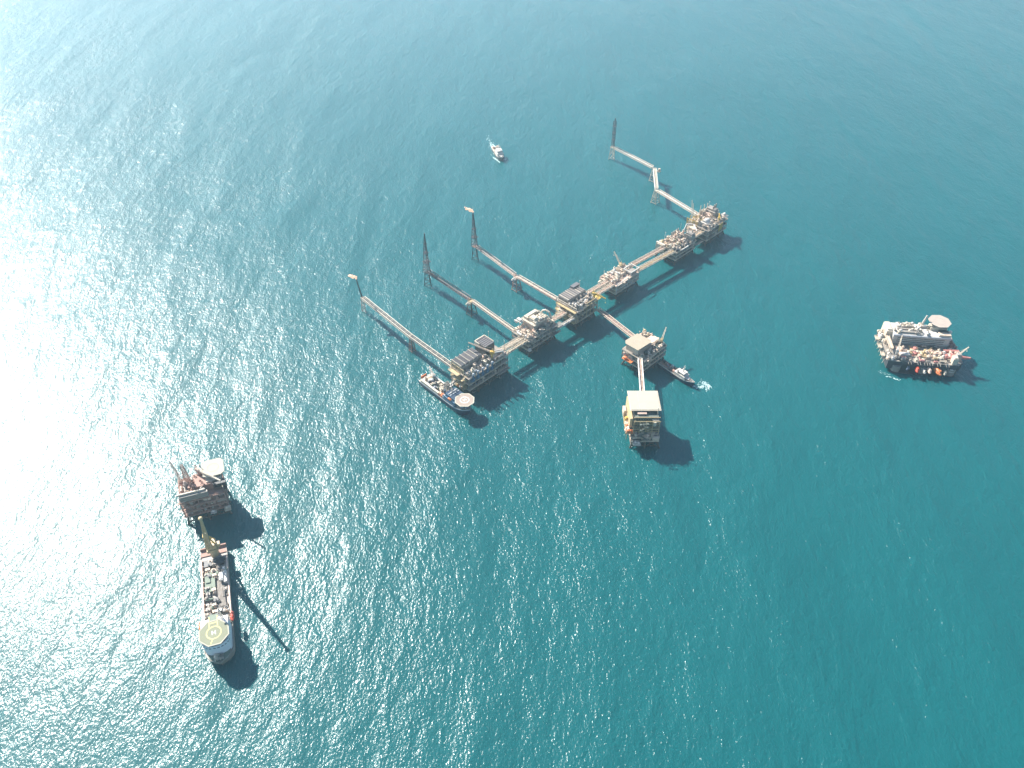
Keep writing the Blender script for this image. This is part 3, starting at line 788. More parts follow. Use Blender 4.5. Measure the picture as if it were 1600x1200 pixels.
# ------------------------------------------------------------------ bridges
def bridge(label, p0, p1, w=4.0, h=3.2, chord='cream', pipes='beige', walk='grey', group='bridges linking the platforms', r=.5, side=0, npipe=3):
    p0, p1 = Vector(p0), Vector(p1)
    c = (p0 + p1) / 2
    L = (p1 - p0).length
    rz = math.atan2(p1.y - p0.y, p1.x - p0.x)
    t = thing('bridge', label, 'bridge', (c.x, c.y, 0), rz, group)
    zz = lambda x: p0.z + (p1.z - p0.z) * (x + L / 2) / L
    n = max(3, int(L / 5))
    a = MB()
    for y in (-w / 2, w / 2):
        for dz in (0, h):
            a.cyl((-L / 2, y, zz(-L / 2) + dz), (L / 2, y, zz(L / 2) + dz), r, n=6)
        for k in range(n + 1):
            x = -L / 2 + L * k / n
            a.cyl((x, y, zz(x)), (x, y, zz(x) + h), r * .5, n=4)
            if k < n:
                xn = x + L / n
                q = ((x, y, zz(x)), (xn, y, zz(xn) + h)) if k % 2 else ((x, y, zz(x) + h), (xn, y, zz(xn)))
                a.cyl(*q, r * .5, n=4)
    for k in range(n + 1):
        x = -L / 2 + L * k / n
        a.cyl((x, -w / 2, zz(x)), (x, w / 2, zz(x)), r * .5, n=4)
        if k % 2 == 0: a.cyl((x, -w / 2, zz(x) + h), (x, w / 2, zz(x) + h), r * .45, n=4)
    a.build('truss', M[chord], t)
    d = MB(); d.cyl((0, 0, 0), (0, 0, 0), 0)
    q = [(-L / 2, -w * .46 + (w * .5 if side > 0 else 0)), (L / 2, -w * .46 + (w * .5 if side > 0 else 0)), (L / 2, w * .46 - (w * .5 if side < 0 else 0)), (-L / 2, w * .46 - (w * .5 if side < 0 else 0))]
    vs = [(x, y, zz(x) + .25) for x, y in q] + [(x, y, zz(x) + .4) for x, y in q]
    d._add(vs, [(3, 2, 1, 0), (4, 5, 6, 7), (0, 1, 5, 4), (1, 2, 6, 5), (2, 3, 7, 6), (3, 0, 4, 7)])
    d.build('walkway', M[walk], t)
    pp = MB()
    for k in range(npipe):
        y = (-w * .3 + k * .85) * (-1 if side > 0 else 1)
        pp.cyl((-L / 2, y, zz(-L / 2) + .95), (L / 2, y, zz(L / 2) + .95), .34, n=6)
    for k in range(n):
        x = -L / 2 + L * (k + .5) / n; pp.cbox((x, 0, zz(x) + .5), (.4, w * .8, .25))
    pp.build('pipeline', M[pipes], t)
    return t

Z = 22
bridge('wide pale bridge from the dark roofed platform to the cream topped platform', uv(-11, 11, Z), uv(27, 9, Z), 6, 2.4, 'cream', 'cream', 'beige', npipe=4)
bridge('narrow ochre bridge beside the wide pale one, next to the dark roofed platform', uv(-11, 1.5, Z), uv(27, 1, Z), 3.2, 2.4, 'cream', 'ochre', 'ochre', npipe=2)
bridge('wide beige pipe bridge between the cream topped and ribbed roofed platforms', uv(77, 8, Z), uv(104.5, 7, Z), 6.5, 2.4, 'cream', 'pink', 'beige', npipe=5)
bridge('slim white footbridge between the cream topped and ribbed roofed platforms', uv(77, -7, Z - 2), uv(104, -8, Z - 2), 3.0, 2.2, 'white', 'pink', 'white', npipe=1)
bridge('pale bridge between the ribbed roofed and low cream platforms, farther of the pair', uv(149, 14, Z), uv(197, 13, Z), 5.5, 2.4, 'cream', 'pink', 'pink', npipe=4)
bridge('pinkish bridge between the ribbed roofed and low cream platforms, nearer of the pair', uv(149, 4, Z), uv(197, 3, Z), 5.5, 2.4, 'cream', 'pink', 'beige', npipe=4)
bridge('long beige bridge between the low cream and fifth platforms, farther of the pair', uv(247, 15, Z), uv(322, 10, Z), 6.0, 2.4, 'beige', 'pink', 'grey', npipe=5)
bridge('long ochre bridge between the low cream and fifth platforms, nearer of the pair', uv(247, 1, Z), uv(322, -5, Z), 6.5, 2.4, 'cream', 'ochre', 'pink', npipe=5)
bridge('short beige bridge between the fifth and far end platforms, farther of the pair', uv(370, 6, Z), uv(396, 5, Z), 5, 2.4, 'beige', 'pink', 'grey')
bridge('short ochre bridge between the fifth and far end platforms, nearer of the pair', uv(370, -3, Z), uv(396, -4, Z), 5, 2.4, 'cream', 'ochre', 'pink')
bridge('shadow-toned brown bridge running from the ribbed roofed platform to the beige helideck platform', (113, 853, 14), (158, 786, 15), 5, 2.6, 'beige', 'brown', 'brown', npipe=4)  # brown pipes and walkway hold the ribbed roofed platform's shadow in their colour
bridge('short white bridge leading onto the living quarters platform', (154, 739, 24), (149, 668.5, 24), 4.6, 2.6, 'white', 'pink', 'beige', npipe=3)
# flare bridges
FG = 'long bridges out to the flare towers'
bridge('pale flare bridge ending at the dark roofed platform, inner half beyond the thin support legs', uv(-71, 28, Z), uv(-69.5, 109, Z), 5, 3, 'cream', 'grey', 'dark', FG, npipe=1)
bridge('pale flare bridge between the thin support legs and the slim flaring mast', uv(-69.5, 109.5, Z), uv(-62, 216, Z), 5, 3, 'cream', 'grey', 'dark', FG, npipe=1)
bridge('thin beige flare bridge from the cream topped platform to the yellow tripod', uv(30, 26, Z), uv(36, 109, Z), 4.2, 3, 'beige', 'beige', 'dark', FG, r=.34, npipe=2)
bridge('dark lattice bridge from the yellow tripod to the unlit flare tower', uv(36, 115, Z), uv(39, 200, Z), 5, 4, 'dark', 'brown', 'dark', FG, npipe=2)
bridge('beige flare bridge from the ribbed roofed platform to the white drum tripod', uv(117, 27, Z), uv(118, 106, Z), 5.2, 3, 'cream', 'pink', 'brown', FG, npipe=3)
bridge('grey brown flare bridge from the white drum tripod to the burning flare tower', uv(118, 112, Z), uv(130, 200, Z), 4.6, 3.4, 'grey', 'brown', 'pink', FG, npipe=2)
J1, J2, F4 = uv(447, 121, Z), uv(503, 168, Z), (175, 1311, Z)
def lerp3(a, b, t): return tuple(a[i] + (b[i] - a[i]) * t for i in range(3))
bridge('white piped bridge from the far end platform to the first corner tripod', uv(428, 26, Z), lerp3(J1, uv(428, 26, Z), .05), 5.5, 2.6, 'beige', 'white', 'stone', FG, npipe=3, side=-1)
bridge('short white bridge between the two corner tripods', lerp3(J1, J2, .06), lerp3(J2, J1, .06), 5, 2.6, 'white', 'cream', 'cream', FG, npipe=2)
bridge('white piped bridge from the second corner tripod to the far flare tower', lerp3(J2, F4, .05), lerp3(F4, J2, .06), 5.5, 2.6, 'beige', 'white', 'stone', FG, npipe=3, side=-1)

# ------------------------------------------------------------------ bridge supports
def support(label, u, v, leg='pile', top='cream', tank=None, z=Z, w=6.0, pos=None, spread=2.5):
    t = thing('support_tripod', label, 'bridge support', pos or uv(u, v), CHAIN, 'tripods carrying the flare bridges')
    for k in range(4):
        sx, sy = (1 if k % 2 else -1), (1 if k // 2 else -1)
        m = MB(); m.cyl((sx * (w / 2 + spread), sy * (w / 2 + spread), -6), (sx * w / 2 * .8, sy * w / 2 * .8, z - .8), .6, n=8); m.build('leg', M[leg], t)
    b = MB()
    for zz_ in (2, 12):
        q = w / 2 + spread * (1 - zz_ / z)
        P = [(q, q), (q, -q), (-q, -q), (-q, q)]
        for i in range(4):
            a_, c_ = P[i], P[(i + 1) % 4]
            b.cyl((*a_, zz_), (*c_, zz_), .3, n=5); b.cyl((*a_, zz_), (c_[0] * .8, c_[1] * .8, min(zz_ + 9.5, z - 1)), .25, n=5)
    b.build('bracing', M[leg], t)
    d = MB(); d.box(-w / 2, w / 2, -w / 2, w / 2, z - .8, z - .1); dk = d.build('deck', M[top], t)
    h = MB(); h.rail(-w / 2, w / 2, -w / 2, w / 2, z - .1, 1.2, .12, 2); h.build('handrail', M[top], dk)
    if tank:
        m = MB(); m.box(-w / 2 - 5, -w / 2 - .05, -3, 3, z - 3.2, z - 2.8); m.cyl((-w / 2 - 4.6, 0, z - 1.2), (-w / 2 - .4, 0, z - 1.2), 1.6, n=12); m.ball((-w / 2 - 4.6, 0, z - 1.2), .9, 1.6, 1.6)
        m.box(-w / 2 - 3.6, -w / 2 - .4, -2.8, -1.8, z - 2.8, z - .6); m.cyl((-w / 2 - 2.4, 1, z), (-w / 2 - 2.4, 1, z + 2), .3, n=6)
        m.build('knockout_drum', M[tank], t)
    return t
support('thin dark support legs halfway under the pale flare bridge nearest the supply ship', -69.5, 109, 'brown', 'pink', None, Z, 3.4, spread=1.6)
support('yellow topped tripod with a cream drum, halfway along the thin dark flare bridge', 36, 112, 'pile', 'ochre', 'cream', Z, 6.5)
support('brown legged tripod with a white drum, halfway along the burning tower flare bridge', 118, 109, 'brown', 'pink', 'white', Z, 6.0)
support('pale corner tripod where the bridge bends, nearest the far end platform', 0, 0, 'beige', 'cream', None, Z, 6.0, (J1[0], J1[1], 0))
t = support('pale corner tripod with a round side tank where the zigzag bridge bends', 0, 0, 'beige', 'cream', None, Z, 6.0, (J2[0], J2[1], 0))
m = MB(); m.cyl((4, -7, Z - 3), (4, -7, Z + 1), 2.2, n=12); m.box(1, 6.4, -9.4, -3.1, Z - 3.6, Z - 3.1); m.ball((4, -7, Z + 1), 2.2, 2.2, .8); m.build('side_tank', M['beige'], t)

# ------------------------------------------------------------------ flare towers
def flare(label, pos, zt, w0, w1, legcol='dark', mast='dark', flame=None, lean=(0, 0), deckcol='dark', dw=6, spread=3):
    t = thing('flare_tower', label, 'flare tower', (pos[0], pos[1], 0), CHAIN, 'flare towers at the ends of the bridges')
    for k in range(3):
        a = 2 * math.pi * k / 3 + .5
        m = MB(); m.cyl(((dw / 2 + spread) * math.cos(a), (dw / 2 + spread) * math.sin(a), -6), (dw / 2 * math.cos(a), dw / 2 * math.sin(a), Z), .55, n=8); m.build('leg', M[legcol], t)
    b = MB()
    for z in (2, 11):
        q = dw / 2 + spread * (1 - z / Z)
        P = [(q * math.cos(2 * math.pi * k / 3 + .5), q * math.sin(2 * math.pi * k / 3 + .5)) for k in range(3)]
        for i in range(3):
            c_ = P[(i + 1) % 3]
            b.cyl((*P[i], z), (*c_, z), .3, n=5); b.cyl((*P[i], z), (c_[0] * .85, c_[1] * .85, z + 9), .28, n=5)
    b.build('bracing', M[legcol], t)
    d = MB(); d.box(-dw / 2, dw / 2, -dw / 2, dw / 2, Z - .6, Z); d.rail(-dw / 2, dw / 2, -dw / 2, dw / 2, Z, 1.2, .12, 2); d.build('base_deck', M[deckcol], t)
    m = MB(); top = (lean[0], lean[1], zt)
    m.mast((0, 0, Z), top, w0, w1, max(8, int((zt - Z) / 4.5)), .34, .2, 3)
    for q in (.3, .55, .8): 
        c = Vector((0, 0, Z)).lerp(Vector(top), q); ww = (w0 + (w1 - w0) * q) * .7
        m.box(c.x - ww, c.x + ww, c.y - ww, c.y + ww, c.z - .12, c.z + .12)
    ms = m.build('lattice_mast', M[mast], t)
    p = MB(); p.tube([(0, 0, Z), (lean[0], lean[1], zt + 3)], .45, 6); p.cyl((lean[0], lean[1], zt + 1), (lean[0], lean[1], zt + 4.5), .8, .95, 10); p.build('flare_tip', M[mast], ms)
    if flame:
        f = MB()
        rg = random.Random(int(zt))
        n = 9
        for k in range(n):
            q = k / (n - 1)
            rr = flame * (.07 + .12 * math.sin(math.pi * (q * .85 + .12)))
            c = (lean[0] + q * flame * -.55 + rg.uniform(-.9, .9), lean[1] + q * flame * .75 + rg.uniform(-.9, .9), zt + 4.5 + q * flame * .32 + rg.uniform(-.9, .9))
            f.ball(c, rr * rg.uniform(.8, 1.2), rr * rg.uniform(.8, 1.3), rr * rg.uniform(.6, .9), 12, 8)
        f.build('flame', M['flame'], t)
    return t
flare('slim dark flare mast with a lit flame, nearest the supply ship', uv(-62, 218), 51, 1.4, .7, 'pink', 'dark', 11, (-4, 1), 'pink', 4, 1.5)
flare('dark lattice flare tower with no flame, tapering upward from wide legs', uv(39, 204), 79, 9, 1.2, 'dark', 'dark', None, (0, 0), 'dark', 7, 3)
flare('dark lattice flare tower with a lit flame on its tip, wide at the base', uv(130, 205), 75, 8, 1.2, 'dark', 'dark', 12, (-1, 1), 'brown', 6.5, 3)
flare('dark square flare tower on pale legs at the far zigzag bridge end', F4[:2], 70, 4.4, 4.0, 'beige', 'dark', None, (0, 0), 'cream', 7, 3)

# ------------------------------------------------------------------ vessels
CROWDING = 1.0
def hull_part(root, L, B, D, mat, boot='red', deck='deck', bowfrac=.28, sternw=.92, sheer=2.0, fc=None, draft=3.0, bulwark=1.1, bw=None):
    """lofted hull, x forward; returns the half-breadth function"""
    n = 28
    def hb(t):
        if t < .06: return B / 2 * (sternw + (1 - sternw) * t / .06)
        if t < 1 - bowfrac: return B / 2
        q = (t - 1 + bowfrac) / bowfrac
        return B / 2 * max(.0, (1 - q ** 2.2)) ** .8
    def zd(t):
        return D + sheer * max(0, (t - .65) / .35) ** 2
    def ring(t, wl):
        x = -L / 2 + L * t
        k = max(0, (t - .8) / .2)
        return x - k * k * L * .045 * wl
    m, bt = MB(), MB()
    rows = []
    for i in range(n + 1):
        t = i / n
        h, z = max(hb(t), .15), zd(t)
        rows.append([(ring(t, 1), s_ * h * .86, -draft) for s_ in (-1,)] + [(ring(t, .9), -h * .94, 0.6), (ring(t, 0), -h, z), (ring(t, 0), h, z), (ring(t, .9), h * .94, 0.6), (ring(t, 1), h * .86, -draft)])
    vs = [p for r in rows for p in r]
    up, lo = [], []
    for i in range(n):
        for j in range(5):
            q = (i * 6 + j, (i + 1) * 6 + j, (i + 1) * 6 + j + 1, i * 6 + j + 1)
            if j != 2: up.append(q)
    up.append(tuple(range(5, -1, -1))); up.append(tuple(n * 6 + j for j in range(6)))
    m._add(vs, up)
    h_ = m.build('hull', M[mat], root)
    d = MB()
    dv, df = [], []
    for i in range(n + 1):
        t = i / n
        dv += [(ring(t, 0), -max(hb(t), .15) * .998, zd(t)), (ring(t, 0), max(hb(t), .15) * .998, zd(t))]
    for i in range(n): df.append((2 * i, 2 * i + 2, 2 * i + 3, 2 * i + 1))
    d._add(dv, df); d.build('deck', M[deck], root)
    b = MB()
    for s_ in (-1, 1):
        for i in range(n):
            t0, t1 = i / n, (i + 1) / n
            p0 = (ring(t0, 0), s_ * max(hb(t0), .15), zd(t0)); p1 = (ring(t1, 0), s_ * max(hb(t1), .15), zd(t1))
            q0 = (p0[0], p0[1] - s_ * .35 if abs(p0[1]) > .4 else p0[1] * .5, p0[2]); q1 = (p1[0], p1[1] - s_ * .35 if abs(p1[1]) > .4 else p1[1] * .5, p1[2])
            up_ = lambda p: (p[0], p[1], p[2] + bulwark)
            b._add([p0, p1, up_(p1), up_(p0), q0, q1, up_(q1), up_(q0)], [(0, 1, 2, 3), (5, 4, 7, 6), (3, 2, 6, 7)])
    b.build('bulwark', M[bw or mat], h_)
    return hb, zd
def ship(name, label, cat, x, y, heading, group=None):
    return thing(name, label, cat, (x, y, 0), heading, group)
def octagon(cx, cy, r, k=.0, sy=1.0):
    return [(cx + r * math.cos(math.pi / 8 + math.pi / 4 * i + k), cy + sy * r * math.sin(math.pi / 8 + math.pi / 4 * i + k)) for i in range(8)]
def windows(root, x, y0, y1, z, n, axis='x', h=1.0):
    m = MB()
    for k in range(n):
        a = y0 + (y1 - y0) * (k + .15) / n; b = y0 + (y1 - y0) * (k + .85) / n
        if axis == 'x': m.box(x - .06, x + .06, a, b, z, z + h)
        else: m.box(a, b, x - .06, x + .06, z, z + h)
    return m.build('window_row', M['glass'], root)
O = (0, 0)

def lifeboat(label, x, y, z, rz, col, s=1.0, group='lifeboats hung on the ships'):
    t = thing('lifeboat', label, 'lifeboat', (x, y, z), rz, group)
    h = MB(); h.ball((0, 0, 0), 4.2 * s, 1.5 * s, 1.3 * s, 14, 8); h.build('hull', M[col], t)
    c = MB(); c.ball((-.5 * s, 0, .7 * s), 3.0 * s, 1.2 * s, 1.15 * s, 12, 8); c.cbox((-2.3 * s, 0, 1.9 * s), (1.1 * s, 1.0 * s, .8 * s)); c.build('canopy', M[col], t)
    f = MB()
    for sx in (-2.4, 2.4): f.cyl((sx * s, 0, 0), (sx * s, 0, 3.2 * s), .1, n=5)
    f.build('fall_wire', M['grey'], t)
    return t

def to_world(o, p):
    a = o.rotation_euler.z
    return (o.location.x + p[0] * math.cos(a) - p[1] * math.sin(a), o.location.y + p[0] * math.sin(a) + p[1] * math.cos(a), p[2])

# ---- crane ship in the sun glint
def crane_ship():
    a = math.atan2(-122, 40)
    r = ship('crane_ship', 'long grey crane ship with a yellow stern crane and octagonal olive helideck', 'ship', -270.5, 413.5, a)
    hull_part(r, 130, 25, 7.5, 'grey', deck='stone', bowfrac=.13, sheer=3.5, bw='stone')
    m = MB(); m.box(-64, -56, -12, 12, 7.6, 8.4); m.box(-64.5, -63.2, -12.2, 12.2, 7.6, 11); m.build('stern_deck', M['brown'], r)
    # stern crane
    p = MB(); p.cyl((-57, 1, 7.5), (-57, 1, 16), 4.2, 3.6, 16); p.prism([(-62, -5), (-62, 7), (-52, 6), (-52, -4)], 16, 19); 
    cr = p.build('crane_pedestal', M['ochre'], r)
    c = MB(); c.box(-61, -53, -3.4, 5.4, 19, 25); c.box(-63, -61, -2, 4, 19.5, 23.5); c.cbox((-56, 7.4, 22), (4, 3, 4)); c.build('crane_house', M['ochre'], cr)
    g = MB()
    for s_ in (-2.6, 4.6): g.cyl((-55, s_, 25), (-48, 1 + (s_ - 1) * .35, 47), .75, n=6); g.cyl((-61, s_, 25), (-48, 1 + (s_ - 1) * .35, 47), .55, n=6)
    for k in range(4): q = (k + .6) / 4; g.cyl((-55 + 7 * q, 1 + -3.6 * (1 - .65 * q), 25 + 22 * q), (-55 + 7 * q, 1 + 3.6 * (1 - .65 * q), 25 + 22 * q), .35, n=5)
    g.box(-50, -46, -1.2, 3.2, 46, 48); g.ball((-48, 1, 48), 2.2, 2.0, 1.4); g.build('crane_gantry', M['yellow'], cr)
    b = MB(); b.mast((-53, -1, 24), (-32.5, 6.7, 88), 4.8, 1.0, 18, .55, .3)
    b.ball((-32.5, 6.7, 88.5), 2.2, 2.0, 1.8); b.cyl((-32.5, 6.7, 88), (-48, 1, 47.5), .12, n=4); b.cyl((-31, 6.7, 87), (-31, 6.7, 70), .12, n=4); b.cbox((-31, 6.7, 69), (1.4, 1.4, 2.4))
    b.build('crane_boom', M['ochre'], cr)
    # working deck
    m = MB(); m.box(-50, -47, -11, 11, 7.6, 9.5); m.box(-46, -41, -9, -2, 7.6, 11); m.box(-46, -42, 1, 9, 7.6, 10.5); m.build('winch_house', M['dark'], r)
    m = MB(); m.box(-50, 20, -12.2, -10.6, 7.6, 11.5); m.box(-50, 22, 11, 12.2, 7.6, 9.4)
    for k in range(11): m.box(-49 + k * 6.2, -48.2 + k * 6.2, -10.6, -9.6, 7.6, 11)
    m.build('side_rack', M['pink'], r)
    m = MB(); m.box(-34, -12, -9, 0, 7.6, 10.6); m.box(-30, -22, -8, -4, 10.6, 11.6); m.build('pipe_store', M['green'], r)
    m = MB()
    for k in range(6): m.cyl((-36, 2 + k * 1.1, 9.2), (6, 2 + k * 1.1, 9.2), .5, n=8)
    for k in range(5): m.box(-35 + k * 10, -34 + k * 10, 1.2, 8.4, 7.6, 8.7)
    m.build('pipe_rack', M['grey'], r)
    m = MB(); m.box(-31, -18, 8.2, 11, 7.6, 12.5); m.box(-29, -20, 4.5, 8.2, 11, 13.5); m.cbox((-33, 9, 12), (3, 2.4, 3.6)); m.build('deck_house', M['white'], r)
    MB().box(-28, -21, 5, 7.8, 13.5, 14.1).build('deck_house_roof', M['pale'], r)
    gear(r, O, -48, 25, -9.5, 10.5, 7.6, 60, ['grey', 'dark', 'grey', 'green', 'grey', 'deck', 'beige'], 4, 8, 201)
    gear(r, O, 0, 27, -10, 10.5, 7.6, 24, ['grey', 'white', 'grey', 'dark', 'beige'], 5, 6, 202)
    m = MB(); m.box(18, 26, -3, 4, 7.6, 15); m.box(17, 19, -4, -3.1, 7.6, 18); m.cyl((24, -1, 15), (24, -1, 20), 1.2, n=8); m.cyl((24, 2.6, 15), (24, 2.6, 20), 1.2, n=8); m.build('funnel', M['dark'], r)
    # accommodation with a rounded white front under the helideck
    fr = [(28, -11.5), (28, 11.5), (50, 11.2)] + [(50 + 6.5 * math.sin(q * math.pi / 10), 11.2 * math.cos(q * math.pi / 10)) for q in range(1, 10)] + [(50, -11.2)]
    m = MB(); m.prism(fr[::-1], 8, 25); sup = m.build('superstructure', M['bright'], r)
    for z in (21.5,):
        w_ = MB()
        for q in range(10):
            a0, a1 = math.pi * (q + .2) / 10, math.pi * (q + .8) / 10
            for rr in (6.58,):
                p0 = (50 + rr * math.sin(a0), 11.25 * math.cos(a0)); p1 = (50 + rr * math.sin(a1), 11.25 * math.cos(a1))
                w_._add([(*p0, z), (*p1, z), (*p1, z + .9), (*p0, z + .9)], [(0, 1, 2, 3)])
        w_.build('window_row', M['glass'], sup)
    m = MB(); m.prism(octagon(45, 0, 13.6, 0, 1.0), 28, 28.5); hd = m.build('helideck', M['heligreen'], r)
    n_ = MB(); pts, pin = octagon(45, 0, 13.6), octagon(45, 0, 12.5)
    for i in range(8): n_.prism([pts[i], pts[(i + 1) % 8], pin[(i + 1) % 8], pin[i]], 28.52, 28.56)
    n_.build('helideck_border', M['helideck'], hd)
    n_ = MB(); n_.ring(45, 0, 5.6, 6.5, 28.52); n_.box(28.5, 39.2, -3.9, -3.0, 28.54, 28.58); n_.box(28.5, 39.2, 3.0, 3.9, 28.54, 28.58); n_.box(34.6, 35.6, -3, 3, 28.54, 28.58); n_.cbox((53.6, -2.2, 28.54), (4.6, .8, .04), -.3); n_.build('helideck_circle', M['line'], hd)
    n_ = MB(); n_.box(43, 47, -1.7, -.95, 28.52, 28.56); n_.box(43, 47, .95, 1.7, 28.52, 28.56); n_.box(44.6, 45.4, -.95, .95, 28.52, 28.56); n_.build('helideck_letter', M['lineW'], hd)
    m = MB(); m.prism([(26.5, -3.9), (26.5, 3.9), (33, 3.9), (33, -3.9)][::-1], 27.9, 28.4); m.build('helideck_ramp', M['green'], hd)
    s_ = MB()
    for x in (36, 45, 53):
        for y in (-8, 0, 8): s_.cyl((x, y, 25), (x, y, 28), .5, n=6)
    s_.build('helideck_support', M['grey'], hd)
    f = MB(); f.prism([(50, -10.6), (57, -9), (61, -6), (63, -2.6), (63, 2.6), (61, 6), (57, 9), (50, 10.6)], 11.1, 11.5); f.build('forecastle', M['green'], r)
    gear(r, O, 57.5, 61, -3.5, 3.5, 11.5, 8, ['cream', 'grey', 'green'], 2, 3, 203)
    m = MB(); m.mast((30, 7, 25), (30, 7, 40), 1.8, .7, 8, .18, .1); m.box(29, 31, 4.5, 9.5, 37, 37.4); m.build('radar_mast', M['white'], r)
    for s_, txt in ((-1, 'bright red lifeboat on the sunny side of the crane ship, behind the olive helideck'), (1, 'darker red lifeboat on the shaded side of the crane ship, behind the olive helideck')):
        p = to_world(r, (26 if s_ < 0 else 23, 13.6 * s_, 14)); lifeboat(txt, p[0], p[1], p[2], a, 'orange' if s_ < 0 else 'red', 1.3)  # sunny boat coloured lighter, shaded boat darker: lighting put into the paint
        d = MB(); 
        for x in ((23, 29) if s_ < 0 else (20, 26)): d.tube([(x, 11.9 * s_, 7.5), (x, 11.9 * s_, 18), (x, 13.8 * s_, 18.4)], .3, 6)
        d.build('davit', M['cream'], r)
crane_ship()

# ---- offshore support ship beside the dark roofed platform
def support_ship():
    a = R(-46)
    r = ship('support_ship', 'navy support ship with a pinkish helideck on its bow, beside the dark roofed platform', 'ship', -77, 697, a)
    hull_part(r, 84, 19, 6, 'navy', deck='cream', bowfrac=.24, sheer=3, bw='pale')
    m = MB(); m.box(-44.5, -40.5, -3, 5, 4.2, 5.6); m.box(-44.5, -43.6, -3, 5, 5.6, 8); m.build('stern_platform', M['orange'], r)
    m = MB(); m.box(-38, -6, -8.6, -5.8, 6.1, 9.5); m.box(-38, -6, -8.8, -8.6, 6.1, 10.2); m.build('side_store', M['cream'], r)
    m = MB(); m.box(-38, -10, 7.4, 9.1, 6.1, 9.5); m.tube([(-38, 8.2, 9.5), (-38, 8.2, 13), (-30, 8.2, 13)], .6, 6); m.build('side_rack', M['white'], r)
    gear(r, O, -37, -8, -5, 6.5, 6.1, 26, ['grey', 'dark', 'beige', 'cream', 'pale', 'green'], 4.5, 6, 301)
    crane(r, O, -33, 6.5, 6, R(160), 'white', 5, 12, .3); crane(r, O, -4, 8, 6, R(70), 'white', 6, 9, .5)
    # grey lattice tower amidships
    t = MB(); t.mast((0, 1.5, 6), (0, 1.5, 24), 8, 3.4, 5, .38, .22); t.box(-2.6, 2.6, -1, 4, 20, 20.3); t.build('lattice_tower', M['grey'], r)
    m = MB(); m.box(4, 24, -8.6, 8.6, 6.2, 13); m.box(7, 24, -7.4, 7.4, 13, 17.5); s = m.build('superstructure', M['blue'], r)
    rf = MB(); rf.box(6.5, 14, -6.9, 6.9, 17.55, 17.8); rf.box(15.5, 24, -6.9, 6.9, 17.55, 17.8); rf.build('blue_roof', M['navy'], s)
    w_ = MB(); w_.box(11, 12, -6.9, 6.9, 17.85, 18.4); w_.box(14.2, 15.3, -6.9, 6.9, 17.6, 18.4); w_.box(4.2, 6.2, -8.4, 8.4, 13.05, 13.5); w_.build('roof_rail', M['pale'], s)
    windows(s, 24.05, -7, 7, 15, 10); windows(s, 7.42, 8, 23, 15, 9, 'y'); windows(s, -7.42, 8, 23, 15, 9, 'y')
    m = MB(); m.mast((10, 0, 17.8), (10, 0, 30), 1.6, .6, 6, .16, .1); m.box(9.3, 10.7, -2.6, 2.6, 26, 26.4); m.ball((12.8, 3.4, 19.4), 1.4, 1.4, 1.4); m.ball((12.8, -3.4, 19.2), 1.1, 1.1, 1.1); m.build('radar_mast', M['white'], r)
    m = MB(); m.cyl((4.5, 5.5, 13), (3.8, 5.5, 19), 1.3, n=8); m.cyl((4.5, -5.5, 13), (3.8, -5.5, 19), 1.3, n=8); m.build('funnel', M['navy'], r)
    gear(r, O, -4, 4, -8, -4, 6.1, 8, ['white', 'pale', 'navy', 'orange'], 4, 4, 302)
    m = MB(); m.prism(octagon(32.5, 0, 12), 18.4, 18.9); hd = m.build('helideck', M['heliblush'], r)
    n_ = MB(); pts, pin = octagon(32.5, 0, 12), octagon(32.5, 0, 10.6)
    for i in range(8): n_.prism([pts[i], pts[(i + 1) % 8], pin[(i + 1) % 8], pin[i]], 18.92, 18.96)
    n_.build('helideck_border', M['helideck'], hd)
    n_ = MB(); n_.ring(32.5, 0, 4.6, 5.4, 18.92); n_.cbox((32.5, -1.4, 18.94), (3.4, .7, .04)); n_.cbox((32.5, 1.4, 18.94), (3.4, .7, .04)); n_.cbox((32.5, 0, 18.94), (.7, 2.1, .04)); n_.build('helideck_marking', M['lineW'], hd)
    s_ = MB()
    for x in (25, 32, 38):
        for y in (-5, 5): s_.cyl((x, y * (1 if x < 36 else .5), 7), (x, y, 18.4), .4, n=6)
    s_.build('helideck_support', M['pale'], hd)
    m = MB(); m.box(26, 33, -5, 5, 8, 11.5); m.cyl((36, 1.6, 8.5), (36, -1.6, 8.5), 1.0, n=8); m.build('forecastle_house', M['pale'], r)
    m = MB(); m.cbox((16, -8.9, 14.5), (5, 2.2, 1.6)); m.ball((16, -8.9, 15.4), 2.6, 1.1, .9); m.build('rescue_boat', M['orange'], r)
support_ship()

